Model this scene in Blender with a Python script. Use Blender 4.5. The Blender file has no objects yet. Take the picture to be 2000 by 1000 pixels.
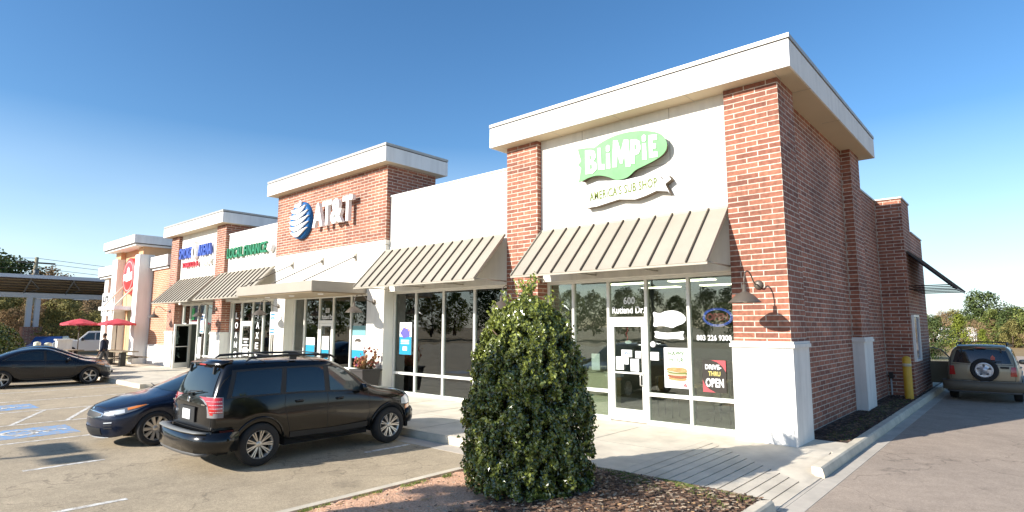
import bpy, bmesh, math, random
from mathutils import Vector, Matrix
from mathutils.bvhtree import BVHTree
PI = math.pi
random.seed(7)
S = bpy.context.scene
# ------------------------------------------------------------------ camera
cam_d = bpy.data.cameras.new('camera'); cam = bpy.data.objects.new('camera', cam_d)
S.collection.objects.link(cam); S.camera = cam
cam.location = (3.129, -10.901, 2.03)
cam.rotation_euler = (PI / 2 + 0.1205, -0.0015, 0.7226)
cam_d.sensor_width = 36; cam_d.lens = 36 * 1137.88 / 2000; cam_d.clip_end = 3000; cam_d.clip_start = 0.05
S.render.resolution_x = 1024; S.render.resolution_y = 512
# ------------------------------------------------------------------ light
SUNH = Vector((0.36, 1.0, -0.50)).normalized()          # the way the light travels
EL = math.asin(-SUNH.z); AZ = math.atan2(-SUNH.x, -SUNH.y)
W = bpy.data.worlds.new("World"); S.world = W; W.use_nodes = True
wn = W.node_tree.nodes; wl = W.node_tree.links; wn.clear()
sky = wn.new('ShaderNodeTexSky'); sky.sky_type = 'NISHITA'; sky.sun_disc = False
sky.sun_elevation = EL; sky.sun_rotation = AZ; sky.altitude = 50; sky.air_density = 1.0; sky.dust_density = 0.4; sky.ozone_density = 3.0
bgn = wn.new('ShaderNodeBackground'); bgn.inputs['Strength'].default_value = 0.096
wo = wn.new('ShaderNodeOutputWorld')
# thin white cloud low over the horizon
tc = wn.new('ShaderNodeTexCoord'); sep = wn.new('ShaderNodeSeparateXYZ'); wl.new(tc.outputs['Generated'], sep.inputs[0])
mp = wn.new('ShaderNodeMapping'); mp.inputs['Scale'].default_value = (1.3, 1.3, 5.0); wl.new(tc.outputs['Generated'], mp.inputs[0])
nz = wn.new('ShaderNodeTexNoise'); nz.inputs['Scale'].default_value = 2.2; nz.inputs['Detail'].default_value = 6; wl.new(mp.outputs[0], nz.inputs['Vector'])
mr = wn.new('ShaderNodeMapRange'); mr.inputs[1].default_value = 0.0; mr.inputs[2].default_value = 0.30; mr.inputs[3].default_value = 0.74; mr.inputs[4].default_value = 0.0
wl.new(sep.outputs['Z'], mr.inputs[0])
md = wn.new('ShaderNodeMath'); md.operation = 'MULTIPLY'; wl.new(mr.outputs[0], md.inputs[0])
mr2 = wn.new('ShaderNodeMapRange'); mr2.inputs[1].default_value = 0.30; mr2.inputs[2].default_value = 0.62; wl.new(nz.outputs[0], mr2.inputs[0])
ad = wn.new('ShaderNodeMath'); ad.operation = 'MULTIPLY_ADD'; ad.inputs[1].default_value = 0.22; ad.inputs[2].default_value = 0.72; wl.new(mr2.outputs[0], ad.inputs[0])
wl.new(ad.outputs[0], md.inputs[1])
mx = wn.new('ShaderNodeMix'); mx.data_type = 'RGBA'; mx.inputs[7].default_value = (6.0, 7.2, 8.2, 1)
wl.new(md.outputs[0], mx.inputs[0]); hs = wn.new('ShaderNodeHueSaturation'); hs.inputs['Saturation'].default_value = 1.2; hs.inputs['Value'].default_value = 1.12; wl.new(sky.outputs[0], hs.inputs['Color']); wl.new(hs.outputs[0], mx.inputs[6]); wl.new(mx.outputs[2], bgn.inputs[0]); wl.new(bgn.outputs[0], wo.inputs[0])
sun_d = bpy.data.lights.new('sun', 'SUN'); sun = bpy.data.objects.new('sun', sun_d); S.collection.objects.link(sun)
sun_d.energy = 5.0; sun_d.angle = math.radians(0.5); sun_d.color = (1.0, 0.945, 0.86)
sun.rotation_euler = SUNH.to_track_quat('-Z', 'Y').to_euler(); sun.location = (0, -20, 30)
vs = S.view_settings; vs.view_transform = 'Standard'; vs.look = 'None'; vs.exposure = 0.86; vs.gamma = 1; vs.use_curve_mapping = False
S.cycles.max_bounces = 8; S.cycles.transparent_max_bounces = 12

# ------------------------------------------------------------------ materials
MATS = {}
def mat(name, col=(0.5, 0.5, 0.5), rough=0.7, metal=0.0, spec=0.5, noise=None, bump=None, emit=None, es=1.0, coat=0.0, alpha=None):
    """noise = (scale, amount): the colour wanders by +-amount; bump = (scale, strength, distance)."""
    if name in MATS: return MATS[name]
    m = bpy.data.materials.new(name); m.use_nodes = True; MATS[name] = m
    N = m.node_tree.nodes; L = m.node_tree.links; b = N['Principled BSDF']
    b.inputs['Base Color'].default_value = (*col, 1); b.inputs['Roughness'].default_value = rough
    b.inputs['Metallic'].default_value = metal; b.inputs['Specular IOR Level'].default_value = spec
    b.inputs['Coat Weight'].default_value = coat; b.inputs['Coat Roughness'].default_value = 0.03
    g = None
    if noise or bump:
        g = N.new('ShaderNodeTexCoord')
    if noise:
        n = N.new('ShaderNodeTexNoise'); n.inputs['Scale'].default_value = noise[0]; n.inputs['Detail'].default_value = 8; n.inputs['Roughness'].default_value = 0.65
        L.new(g.outputs['Object'], n.inputs['Vector'])
        r = N.new('ShaderNodeValToRGB'); a = noise[1]
        r.color_ramp.elements[0].position = 0.3; r.color_ramp.elements[1].position = 0.7
        r.color_ramp.elements[0].color = (*[max(0, c * (1 - a)) for c in col], 1)
        r.color_ramp.elements[1].color = (*[min(1, c * (1 + a)) for c in col], 1)
        L.new(n.outputs[0], r.inputs[0]); L.new(r.outputs[0], b.inputs['Base Color'])
    if bump:
        n = N.new('ShaderNodeTexNoise'); n.inputs['Scale'].default_value = bump[0]; n.inputs['Detail'].default_value = 6
        L.new(g.outputs['Object'], n.inputs['Vector'])
        bp = N.new('ShaderNodeBump'); bp.inputs['Strength'].default_value = bump[1]; bp.inputs['Distance'].default_value = bump[2]
        L.new(n.outputs[0], bp.inputs['Height']); L.new(bp.outputs[0], b.inputs['Normal'])
    if emit:
        b.inputs['Emission Color'].default_value = (*emit, 1); b.inputs['Emission Strength'].default_value = es
    return m

def brick_mat(name, c1, c2, mortar):
    m = mat(name, c1, 0.85)
    N = m.node_tree.nodes; L = m.node_tree.links; b = N['Principled BSDF']
    uv = N.new('ShaderNodeUVMap'); br = N.new('ShaderNodeTexBrick')
    L.new(uv.outputs[0], br.inputs['Vector'])
    br.offset = 0.5; br.inputs['Scale'].default_value = 1.0
    br.inputs['Brick Width'].default_value = 0.406; br.inputs['Row Height'].default_value = 0.1016
    br.inputs['Mortar Size'].default_value = 0.009; br.inputs['Mortar Smooth'].default_value = 0.15; br.inputs['Bias'].default_value = -0.1
    br.inputs['Color1'].default_value = (*c1, 1); br.inputs['Color2'].default_value = (*c2, 1); br.inputs['Mortar'].default_value = (*mortar, 1)
    n = N.new('ShaderNodeTexNoise'); n.inputs['Scale'].default_value = 14; n.inputs['Detail'].default_value = 8; L.new(uv.outputs[0], n.inputs['Vector'])
    n2 = N.new('ShaderNodeTexNoise'); n2.inputs['Scale'].default_value = 0.7; n2.inputs['Detail'].default_value = 4; L.new(uv.outputs[0], n2.inputs['Vector'])
    ad = N.new('ShaderNodeMath'); ad.operation = 'ADD'; L.new(n.outputs[0], ad.inputs[0]); L.new(n2.outputs[0], ad.inputs[1])
    mr = N.new('ShaderNodeMapRange'); mr.inputs[1].default_value = 0.7; mr.inputs[2].default_value = 1.3; mr.inputs[3].default_value = 0.66; mr.inputs[4].default_value = 1.36; L.new(ad.outputs[0], mr.inputs[0])
    mu = N.new('ShaderNodeMix'); mu.data_type = 'RGBA'; mu.blend_type = 'MULTIPLY'; mu.inputs[0].default_value = 1
    L.new(br.outputs['Color'], mu.inputs[6]); L.new(mr.outputs[0], mu.inputs[7]); L.new(mu.outputs[2], b.inputs['Base Color'])
    iv = N.new('ShaderNodeMath'); iv.operation = 'MULTIPLY_ADD'; iv.inputs[1].default_value = -1; L.new(br.outputs['Fac'], iv.inputs[0]); L.new(n.outputs[0], iv.inputs[2])
    bp = N.new('ShaderNodeBump'); bp.inputs['Strength'].default_value = 0.45; bp.inputs['Distance'].default_value = 0.006
    L.new(iv.outputs[0], bp.inputs['Height']); L.new(bp.outputs[0], b.inputs['Normal'])
    return m

def glass_mat(name, tint=(0.70, 0.75, 0.71), refl=1.0):
    m = bpy.data.materials.new(name); m.use_nodes = True; MATS[name] = m
    N = m.node_tree.nodes; L = m.node_tree.links; N.clear()
    t = N.new('ShaderNodeBsdfTransparent'); t.inputs[0].default_value = (*tint, 1)
    g = N.new('ShaderNodeBsdfGlossy'); g.inputs['Roughness'].default_value = 0.0; g.inputs[0].default_value = (0.95, 1, 1, 1)
    lw = N.new('ShaderNodeFresnel'); lw.inputs['IOR'].default_value = 1.52
    # a little waviness of the float glass
    tc = N.new('ShaderNodeTexCoord'); n = N.new('ShaderNodeTexNoise'); n.inputs['Scale'].default_value = 1.1; L.new(tc.outputs['Object'], n.inputs['Vector'])
    bp = N.new('ShaderNodeBump'); bp.inputs['Strength'].default_value = 0.12; bp.inputs['Distance'].default_value = 0.02; L.new(n.outputs[0], bp.inputs['Height']); L.new(bp.outputs[0], g.inputs['Normal'])
    ml = N.new('ShaderNodeMath'); ml.operation = 'MULTIPLY_ADD'; ml.inputs[1].default_value = 1.9 * refl; ml.inputs[2].default_value = 0.02; ml.use_clamp = True
    L.new(lw.outputs[0], ml.inputs[0])
    x = N.new('ShaderNodeMixShader'); L.new(ml.outputs[0], x.inputs[0]); L.new(t.outputs[0], x.inputs[1]); L.new(g.outputs[0], x.inputs[2])
    o = N.new('ShaderNodeOutputMaterial'); L.new(x.outputs[0], o.inputs[0])
    return m

M_BRICK = brick_mat('brick', (0.350, 0.135, 0.080), (0.190, 0.066, 0.042), (0.56, 0.49, 0.40))
M_BRICKO = brick_mat('orange_brick', (0.46, 0.20, 0.10), (0.38, 0.16, 0.08), (0.60, 0.52, 0.42))
M_EIFS = mat('stucco', (0.75, 0.715, 0.64), 0.9, noise=(0.6, 0.05), bump=(160, 0.25, 0.004))
def weather(m, amt=.10):
    """rain streaks and soot that run down the wall"""
    N = m.node_tree.nodes; L = m.node_tree.links; b = N['Principled BSDF']; src = b.inputs['Base Color'].links[0].from_socket
    g = N.new('ShaderNodeTexCoord'); mp_ = N.new('ShaderNodeMapping'); mp_.inputs['Scale'].default_value = (3.2, 3.2, .35); L.new(g.outputs['Object'], mp_.inputs[0])
    n = N.new('ShaderNodeTexNoise'); n.inputs['Scale'].default_value = 1.6; n.inputs['Detail'].default_value = 7; n.inputs['Roughness'].default_value = .6; L.new(mp_.outputs[0], n.inputs['Vector'])
    r_ = N.new('ShaderNodeMapRange'); r_.inputs[1].default_value = .42; r_.inputs[2].default_value = .72; r_.inputs[3].default_value = 1.0; r_.inputs[4].default_value = 1 - amt; L.new(n.outputs[0], r_.inputs[0])
    mu = N.new('ShaderNodeMix'); mu.data_type = 'RGBA'; mu.blend_type = 'MULTIPLY'; mu.inputs[0].default_value = 1; L.new(src, mu.inputs[6]); L.new(r_.outputs[0], mu.inputs[7]); L.new(mu.outputs[2], b.inputs['Base Color'])
weather(M_EIFS, .14)
M_FASC = mat('cornice_stucco', (0.80, 0.785, 0.75), 0.9, noise=(0.5, 0.04), bump=(160, 0.2, 0.004))
M_BASE = mat('cast_stone', (0.74, 0.72, 0.67), 0.85, noise=(1.6, 0.07), bump=(60, 0.25, 0.004))
weather(M_FASC, .14); weather(M_BASE, .16); weather(M_BRICK, .22)
M_FLASH = mat('roof_flashing', (0.42, 0.40, 0.36), 0.5, metal=0.3, noise=(3, 0.15))
M_AWN = mat('awning_metal', (0.360, 0.322, 0.258), 0.6, metal=0.1, noise=(1.2, 0.08))
M_RIB = mat('seam_metal', (0.09, 0.072, 0.055), 0.5, metal=0.3)
M_CANOPY = mat('canopy_metal', (0.36, 0.315, 0.255), 0.5, metal=0.1, noise=(1.0, 0.06))
M_FRAME = mat('window_aluminium', (0.78, 0.76, 0.70), 0.4, metal=0.0, noise=(4, 0.04))
M_GLASS = glass_mat('window_glass')
M_JOINT = mat('joint_line', (0.35, 0.32, 0.27), 0.9)  # dull tan for the thin joint strips
M_FLOOR = mat('shop_floor', (0.13, 0.125, 0.11), 0.4, noise=(2, 0.2))
M_INWALL = mat('shop_wall', (0.20, 0.21, 0.20), 0.8, noise=(1, 0.2))
M_CEIL = mat('shop_ceiling', (0.28, 0.27, 0.22), 0.9, noise=(3, 0.1))
M_TUBE = mat('lit_tube', (0.9, 0.85, 0.6), 0.5, emit=(1.0, 0.93, 0.62), es=5.0)
M_BLACK = mat('black_metal', (0.035, 0.032, 0.03), 0.45, metal=0.3)
M_WHITE = mat('white_vinyl', (0.80, 0.80, 0.80), 0.9, spec=.1)
M_CONC = mat('concrete', (0.57, 0.505, 0.40), 0.9, noise=(1.3, 0.22), bump=(70, 0.35, 0.006))

# ------------------------------------------------------------------ mesh helpers
class MB:
    def __init__(s): s.v = []; s.f = []; s.m = []; s.sm = []
    def add(s, vs, fs, mi=0, smooth=False):
        o = len(s.v); s.v += [tuple(v) for v in vs]
        for f in fs: s.f.append(tuple(i + o for i in f)); s.m.append(mi); s.sm.append(smooth)
        return s
    def box(s, x0, x1, y0, y1, z0, z1, mi=0):
        v = [(x0, y0, z0), (x1, y0, z0), (x1, y1, z0), (x0, y1, z0), (x0, y0, z1), (x1, y0, z1), (x1, y1, z1), (x0, y1, z1)]
        return s.add(v, [(0, 3, 2, 1), (4, 5, 6, 7), (0, 1, 5, 4), (1, 2, 6, 5), (2, 3, 7, 6), (3, 0, 4, 7)], mi)
    def hexa(s, b, t, mi=0):   # four bottom + four top points
        return s.add(list(b) + list(t), [(0, 3, 2, 1), (4, 5, 6, 7), (0, 1, 5, 4), (1, 2, 6, 5), (2, 3, 7, 6), (3, 0, 4, 7)], mi)
    def tube(s, pts, r, n=8, mi=0, cap=True):
        pts = [Vector(p) for p in pts]; rs = r if isinstance(r, (list, tuple)) else [r] * len(pts)
        vs = []; up = Vector((0, 0, 1)); prev = None
        for i, p in enumerate(pts):
            d = (pts[min(i + 1, len(pts) - 1)] - pts[max(i - 1, 0)]).normalized()
            if prev is None:
                a = d.cross(up)
                if a.length < 0.05: a = d.cross(Vector((1, 0, 0)))
                a.normalize()
            else:
                a = prev - d * prev.dot(d)
                a = a.normalized() if a.length > 1e-6 else d.orthogonal().normalized()
            prev = a; b = d.cross(a)
            for k in range(n):
                t = 2 * PI * k / n; vs.append(p + (a * math.cos(t) + b * math.sin(t)) * rs[i])
        fs = []
        for i in range(len(pts) - 1):
            for k in range(n):
                k2 = (k + 1) % n; fs.append((i * n + k, i * n + k2, (i + 1) * n + k2, (i + 1) * n + k))
        if cap: fs.append(tuple(range(n - 1, -1, -1))); fs.append(tuple(range((len(pts) - 1) * n, len(pts) * n)))
        return s.add(vs, fs, mi, True)
    def lathe(s, prof, c=(0, 0, 0), axis='z', n=24, mi=0):
        """prof: (radius, height) pairs about the axis"""
        vs = []
        for r, h in prof:
            for k in range(n):
                t = 2 * PI * k / n; a, b = r * math.cos(t), r * math.sin(t)
                p = {'z': (a, b, h), 'y': (a, h, b), 'x': (h, a, b)}[axis]
                vs.append((p[0] + c[0], p[1] + c[1], p[2] + c[2]))
        fs = []
        for i in range(len(prof) - 1):
            for k in range(n):
                k2 = (k + 1) % n; fs.append((i * n + k, i * n + k2, (i + 1) * n + k2, (i + 1) * n + k))
        return s.add(vs, fs, mi, True)
    def poly(s, pts, y0, y1, mi=0):
        """outline in (x, z) made into a slab from y0 (front) to y1"""
        n = len(pts); vs = [(p[0], y0, p[1]) for p in pts] + [(p[0], y1, p[1]) for p in pts]
        from mathutils.geometry import tessellate_polygon
        tr = tessellate_polygon([[Vector((p[0], p[1], 0)) for p in pts]])
        fs = [tuple(t) for t in tr] + [tuple(i + n for i in reversed(t)) for t in tr]
        fs += [(i, (i + 1) % n, (i + 1) % n + n, i + n) for i in range(n)]
        return s.add(vs, fs, mi)
    def join(s, o, fn=None, mi=None):
        off = len(s.v); s.v += [tuple(fn(Vector(v))) if fn else v for v in o.v]
        for f, m, q in zip(o.f, o.m, o.sm): s.f.append(tuple(i + off for i in f)); s.m.append(m if mi is None else mi); s.sm.append(q)
        return s

def root_loc(p):
    l = Vector((0, 0, 0))
    while p is not None: l += p.location; p = p.parent
    return l
def obj(name, mb, mats, parent=None, world=True, uv=False, smooth=None, normals=True, bevel=0):
    """world: the vertices are in world metres and are shifted so that the parent's origin holds"""
    off = root_loc(parent) if (parent is not None and world) else Vector((0, 0, 0))
    me = bpy.data.meshes.new(name)
    me.from_pydata([tuple(Vector(v) - off) for v in mb.v], [], mb.f)
    for m in (mats if isinstance(mats, (list, tuple)) else [mats]): me.materials.append(m)
    for p, mi, q in zip(me.polygons, mb.m, mb.sm): p.material_index = mi; p.use_smooth = q if smooth is None else smooth
    if normals:
        bm = bmesh.new(); bm.from_mesh(me); bmesh.ops.recalc_face_normals(bm, faces=bm.faces)
        if bevel: bmesh.ops.bevel(bm, geom=[e for e in bm.edges if len(e.link_faces) == 2 and e.calc_face_angle(0) > 0.6], offset=bevel, segments=2, affect='EDGES', clamp_overlap=True)
        bm.to_mesh(me); bm.free()
    if uv: box_uv(me, off)
    o = bpy.data.objects.new(name, me); S.collection.objects.link(o)
    if parent is not None: o.parent = parent
    return o
def box_uv(me, off=Vector((0, 0, 0))):
    l = me.uv_layers.new(name='UVMap')
    for p in me.polygons:
        n = p.normal; a = max(range(3), key=lambda i: abs(n[i]))
        for li in p.loop_indices:
            c = me.vertices[me.loops[li].vertex_index].co + off
            l.data[li].uv = (c.x, c.z) if a == 1 else ((c.y, c.z) if a == 0 else (c.x, c.y))
def thing(name, label, cat, loc=(0, 0, 0), rotz=0, group=None):
    o = bpy.data.objects.new(name, None); S.collection.objects.link(o)
    o.location = loc; o.rotation_euler = (0, 0, rotz); o.empty_display_size = 0.3
    o['label'] = label; o['category'] = cat
    if group: o['group'] = group
    return o
def tag(o, label, cat, group=None, kind=None):
    o['label'] = label; o['category'] = cat
    if group: o['group'] = group
    if kind: o['kind'] = kind
    return o
def rebase(o):
    """move a one-mesh thing's origin to the foot of its mesh"""
    vs = [v.co for v in o.data.vertices]
    c = Vector(((min(v.x for v in vs) + max(v.x for v in vs)) / 2, (min(v.y for v in vs) + max(v.y for v in vs)) / 2, min(v.z for v in vs)))
    o.data.transform(Matrix.Translation(-c)); o.location = c
    return o
def struct(name, mb, m, uv=False, smooth=None):
    o = obj(name, mb, m, uv=uv, smooth=smooth); o['kind'] = 'structure'; return o
def dup(root, loc=None, rotz=None, label=None, group=None, scale=None):
    r = root.copy(); S.collection.objects.link(r)
    if loc is not None: r.location = loc
    if rotz is not None: r.rotation_euler = (0, 0, rotz)
    if scale is not None: r.scale = scale if hasattr(scale, '__len__') else (scale,) * 3
    if label: r['label'] = label
    if group: r['group'] = group
    for ch in list(root.children):
        c = ch.copy(); S.collection.objects.link(c); c.parent = r
        for g in ch.children:
            d = g.copy(); S.collection.objects.link(d); d.parent = c
    return r
def text_mb(txt, size=1.0, depth=0.01, bold=0.0, space=1.0, align='CENTER', mi=0, squash=1.0):
    """letters as a slab in x-z facing -y, centred on the origin"""
    c = bpy.data.curves.new('lettering', 'FONT'); c.body = txt; c.size = size; c.extrude = depth / 2; c.offset = bold
    c.space_character = space; c.align_x = align; c.align_y = 'CENTER'; c.resolution_u = 3
    o = bpy.data.objects.new('lettering', c); S.collection.objects.link(o)
    dg = bpy.context.evaluated_depsgraph_get(); me = bpy.data.meshes.new_from_object(o.evaluated_get(dg))
    mb = MB(); mb.add([(v.co.x * squash, -v.co.z, v.co.y) for v in me.vertices], [tuple(p.vertices) for p in me.polygons], mi)
    bpy.data.objects.remove(o); bpy.data.curves.remove(c); bpy.data.meshes.remove(me)
    return mb
def at(x=0, y=0, z=0, rot=0):
    cr, sr = math.cos(rot), math.sin(rot)
    return lambda v: (x + v.x * cr - v.z * sr, y + v.y, z + v.x * sr + v.z * cr)

# ------------------------------------------------------------------ ground
def ground_mat(name, col, speck, stains=False):
    m = mat(name, col, 0.92)
    N = m.node_tree.nodes; L = m.node_tree.links; b = N['Principled BSDF']
    g = N.new('ShaderNodeTexCoord')
    def noise(sc, det, lo, hi, a, bb):
        n = N.new('ShaderNodeTexNoise'); n.inputs['Scale'].default_value = sc; n.inputs['Detail'].default_value = det; n.inputs['Roughness'].default_value = 0.7
        L.new(g.outputs['Object'], n.inputs['Vector'])
        r = N.new('ShaderNodeMapRange'); r.inputs[1].default_value = lo; r.inputs[2].default_value = hi; r.inputs[3].default_value = a; r.inputs[4].default_value = bb
        L.new(n.outputs[0], r.inputs[0]); return r.outputs[0], n
    a, n1 = noise(95, 4, 0.25, 0.75, 1 - speck, 1 + speck)
    c2, _ = noise(0.35, 6, 0.3, 0.7, 0.84, 1.10)
    c3, _ = noise(2.6, 5, 0.35, 0.75, 1.06, 0.84)
    c4, _ = noise(30, 3, 0.3, 0.7, 1 - speck * .35, 1 + speck * .35)
    m0 = N.new('ShaderNodeMath'); m0.operation = 'MULTIPLY'; L.new(a, m0.inputs[0]); L.new(c4, m0.inputs[1]); a = m0.outputs[0]
    if stains:   # oil drips, tyre dust and hairline cracks
        c5, _ = noise(1.1, 7, 0.60, 0.70, 1.0, 0.70)
        vo = N.new('ShaderNodeTexVoronoi'); vo.feature = 'DISTANCE_TO_EDGE'; vo.inputs['Scale'].default_value = 0.33
        nd = N.new('ShaderNodeTexNoise'); nd.inputs['Scale'].default_value = 1.6; nd.inputs['Detail'].default_value = 6; L.new(g.outputs['Object'], nd.inputs['Vector'])
        vm = N.new('ShaderNodeVectorMath'); vm.operation = 'MULTIPLY_ADD'; vm.inputs[1].default_value = (.9, .9, .9); L.new(nd.outputs['Color'], vm.inputs[0]); L.new(g.outputs['Object'], vm.inputs[2]); L.new(vm.outputs[0], vo.inputs['Vector'])
        cr_ = N.new('ShaderNodeMapRange'); cr_.inputs[1].default_value = 0.0; cr_.inputs[2].default_value = 0.005; cr_.inputs[3].default_value = 0.62; cr_.inputs[4].default_value = 1.0; L.new(vo.outputs['Distance'], cr_.inputs[0])
        m9 = N.new('ShaderNodeMath'); m9.operation = 'MULTIPLY'; L.new(a, m9.inputs[0]); L.new(c5, m9.inputs[1])
        m8 = N.new('ShaderNodeMath'); m8.operation = 'MULTIPLY'; L.new(m9.outputs[0], m8.inputs[0]); L.new(cr_.outputs[0], m8.inputs[1]); a = m8.outputs[0]
    m1 = N.new('ShaderNodeMath'); m1.operation = 'MULTIPLY'; L.new(a, m1.inputs[0]); L.new(c2, m1.inputs[1])
    m2 = N.new('ShaderNodeMath'); m2.operation = 'MULTIPLY'; L.new(m1.outputs[0], m2.inputs[0]); L.new(c3, m2.inputs[1])
    v = N.new('ShaderNodeMix'); v.data_type = 'RGBA'; v.blend_type = 'MULTIPLY'; v.inputs[0].default_value = 1; v.inputs[6].default_value = (*col, 1)
    L.new(m2.outputs[0], v.inputs[7]); L.new(v.outputs[2], b.inputs['Base Color'])
    bp = N.new('ShaderNodeBump'); bp.inputs['Strength'].default_value = 0.6; bp.inputs['Distance'].default_value = 0.012
    L.new(n1.outputs[0], bp.inputs['Height']); L.new(bp.outputs[0], b.inputs['Normal'])
    return m
M_ASPH = ground_mat('asphalt', (0.420, 0.338, 0.228), 0.55, True)
M_DRIVE = ground_mat('drive_asphalt', (0.385, 0.305, 0.235), 0.38, True)
M_FIELD = ground_mat('dry_grass', (0.30, 0.20, 0.085), 0.3)
M_SOIL = ground_mat('red_clay', (0.50, 0.235, 0.125), 0.3)
M_MULCH = ground_mat('mulch_soil', (0.085, 0.055, 0.038), 0.5)
M_KERB = mat('kerb_concrete', (0.60, 0.53, 0.41), 0.9, noise=(2.0, 0.22), bump=(60, 0.5, 0.008))
M_GUT = mat('gutter_concrete', (0.47, 0.42, 0.35), 0.9, noise=(1.5, 0.2), bump=(60, 0.4, 0.006))
G = -0.15
mb = MB(); R0 = 900
mb.add([(-R0, -R0, G), (R0, -R0, G), (R0, R0, G), (-R0, R0, G)], [(0, 1, 2, 3)])
struct('ground', mb, M_FIELD)
mb = MB(); mb.add([(-52, -45, G + .004), (.92, -45, G + .004), (.92, 45, G + .004), (-52, 45, G + .004)], [(0, 1, 2, 3)])
struct('parking_lot', mb, M_ASPH)
mb = MB(); mb.add([(.92, -45, G + .006), (9, -45, G + .006), (9, 48, G + .006), (.92, 48, G + .006)], [(0, 1, 2, 3)])
struct('drive_lane', mb, M_DRIVE)
# pavement in front of the shops; it falls away to the drive as a grooved ramp at the corner
KY = -3.30
mb = MB()
mb.box(-43.5, -20.4, -3.92, 0.9, G - .05, 0.0)
mb.box(-20.4, -3.22, KY, 0.9, G - .05, 0.0)
mb.box(-3.22, -1.40, -3.45, 0.9, G - .05, 0.0)
mb.box(-1.40, 0.575, -.06, 0.95, G - .05, 0.0)
struct('pavement', mb, M_CONC)
mb = MB()   # ramp slab with grooves between narrow bars
def rz(x): return -0.002 - 0.128 * (x + 1.40) / 2.10
def yb(x): return -.45 - .74 * (x + 1.40)
n = 13; w = 2.10 / n
for i in range(n):
    x0 = -1.40 + i * w + (0.0 if i == 0 else 0.010); x1 = -1.40 + (i + 1) * w - 0.010
    y1 = yb(x0); y2 = yb(x1)
    mb.hexa([(x0, -3.45, G - .05), (x1, -3.45, G - .05), (x1, y2, G - .05), (x0, y1, G - .05)], [(x0, -3.45, rz(x0)), (x1, -3.45, rz(x1)), (x1, y2, rz(x1)), (x0, y1, rz(x0))])
vs = []; fs = []; q = 24
for i in range(q + 1):
    x = -1.40 + 2.10 * i / q
    vs += [(x, -3.44, rz(x) - .030), (x, yb(x) - .02, rz(x) - .030)]
    if i: k = 2 * i; fs.append((k - 2, k, k + 1, k - 1))
mb.add(vs, fs)
vs = []; fs = []; rr_ = 8     # smooth flare between the grooved slab and the shop front
for i in range(q + 1):
    x = -1.40 + 2.10 * i / q; x = min(x, .70)
    for j in range(rr_ + 1):
        t = j / rr_; yt = -.055 if x < .56 else -1.37
        vs.append((x, yb(x) + (yt - yb(x)) * t, rz(x) * (1 - t) ** 1.15 if x < .56 else rz(x)))
    if i:
        for j in range(rr_): k = i * (rr_ + 1) + j; fs.append((k - rr_ - 1, k, k + 1, k - rr_))
mb.add(vs, fs, 0, True)
struct('kerb_ramp', mb, M_CONC)
mb = MB()   # expansion joints
for x in (-19, -17.4, -15.8, -14.2, -12.6, -11, -9.4, -7.8, -6.2, -4.6, -3.0):
    mb.box(x - .006, x + .006, KY + .2, -0.05, 0.001, 0.004)
for y in (-1.75,): mb.box(-20, -1.42, y - .006, y + .006, 0.001, 0.0035)
struct('pavement_joints', mb, M_JOINT)
# kerbs
def kerb(name, pts, w=0.17, top=0.004, side=1):
    """upright kerb along a line of (x, y); its road face lies on the line, its back to the given side"""
    mb = MB(); ps = [Vector((p[0], p[1], 0)) for p in pts]; out = []
    for i, p in enumerate(ps):
        d = (ps[min(i + 1, len(ps) - 1)] - ps[max(i - 1, 0)]).normalized(); nn = Vector((-d.y, d.x, 0)) * side
        out.append((p, p + nn * 0.025, p + nn * 0.05, p + nn * w))
    vs = []
    for a, b, c, d in out: vs += [(a.x, a.y, G - .1), (a.x, a.y, G + .05), (b.x, b.y, top - .02), (c.x, c.y, top), (d.x, d.y, top), (d.x, d.y, G - .1)]
    fs = []
    for i in range(len(ps) - 1):
        for k in range(5): fs.append((i * 6 + k, i * 6 + k + 1, (i + 1) * 6 + k + 1, (i + 1) * 6 + k))
    fs += [(0, 1, 2, 3, 4, 5), tuple(range((len(ps) - 1) * 6 + 5, (len(ps) - 1) * 6 - 1, -1))]
    mb.add(vs, fs); return struct(name, mb, M_KERB)
kerb('kerb', [(-43.5, -3.95), (-20.8, -3.95), (-20.4, -3.8), (-20.2, KY - .025), (-3.35, KY - .025)])
kerb('kerb', [(-3.25, KY - .03), (-3.25, -9.2)], w=0.16, top=0.02)
kerb('kerb', [(.74, -1.36), (.74, 1), (.74, 20), (.72, 30)], w=0.17, top=0.006)
arc = [(-1.0, -3.47), (-.2, -3.47), (.28, -3.49), (.46, -3.58), (.60, -3.72)]
kerb('kerb', [(.74, -9.2), (.74, -3.66), (.735, -3.50), (.70, -3.47)], w=0.16, top=0.004)
mb = MB()
mb.box(-20.2, -3.27, KY - .42, KY - .03, G - .02, G + .008)
mb.box(.745, .96, -9.2, 30, G - .02, G + .010)
mb.box(.60, .742, -3.40, -1.38, G - .02, G + .012)
struct('gutter', mb, M_GUT)
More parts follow.
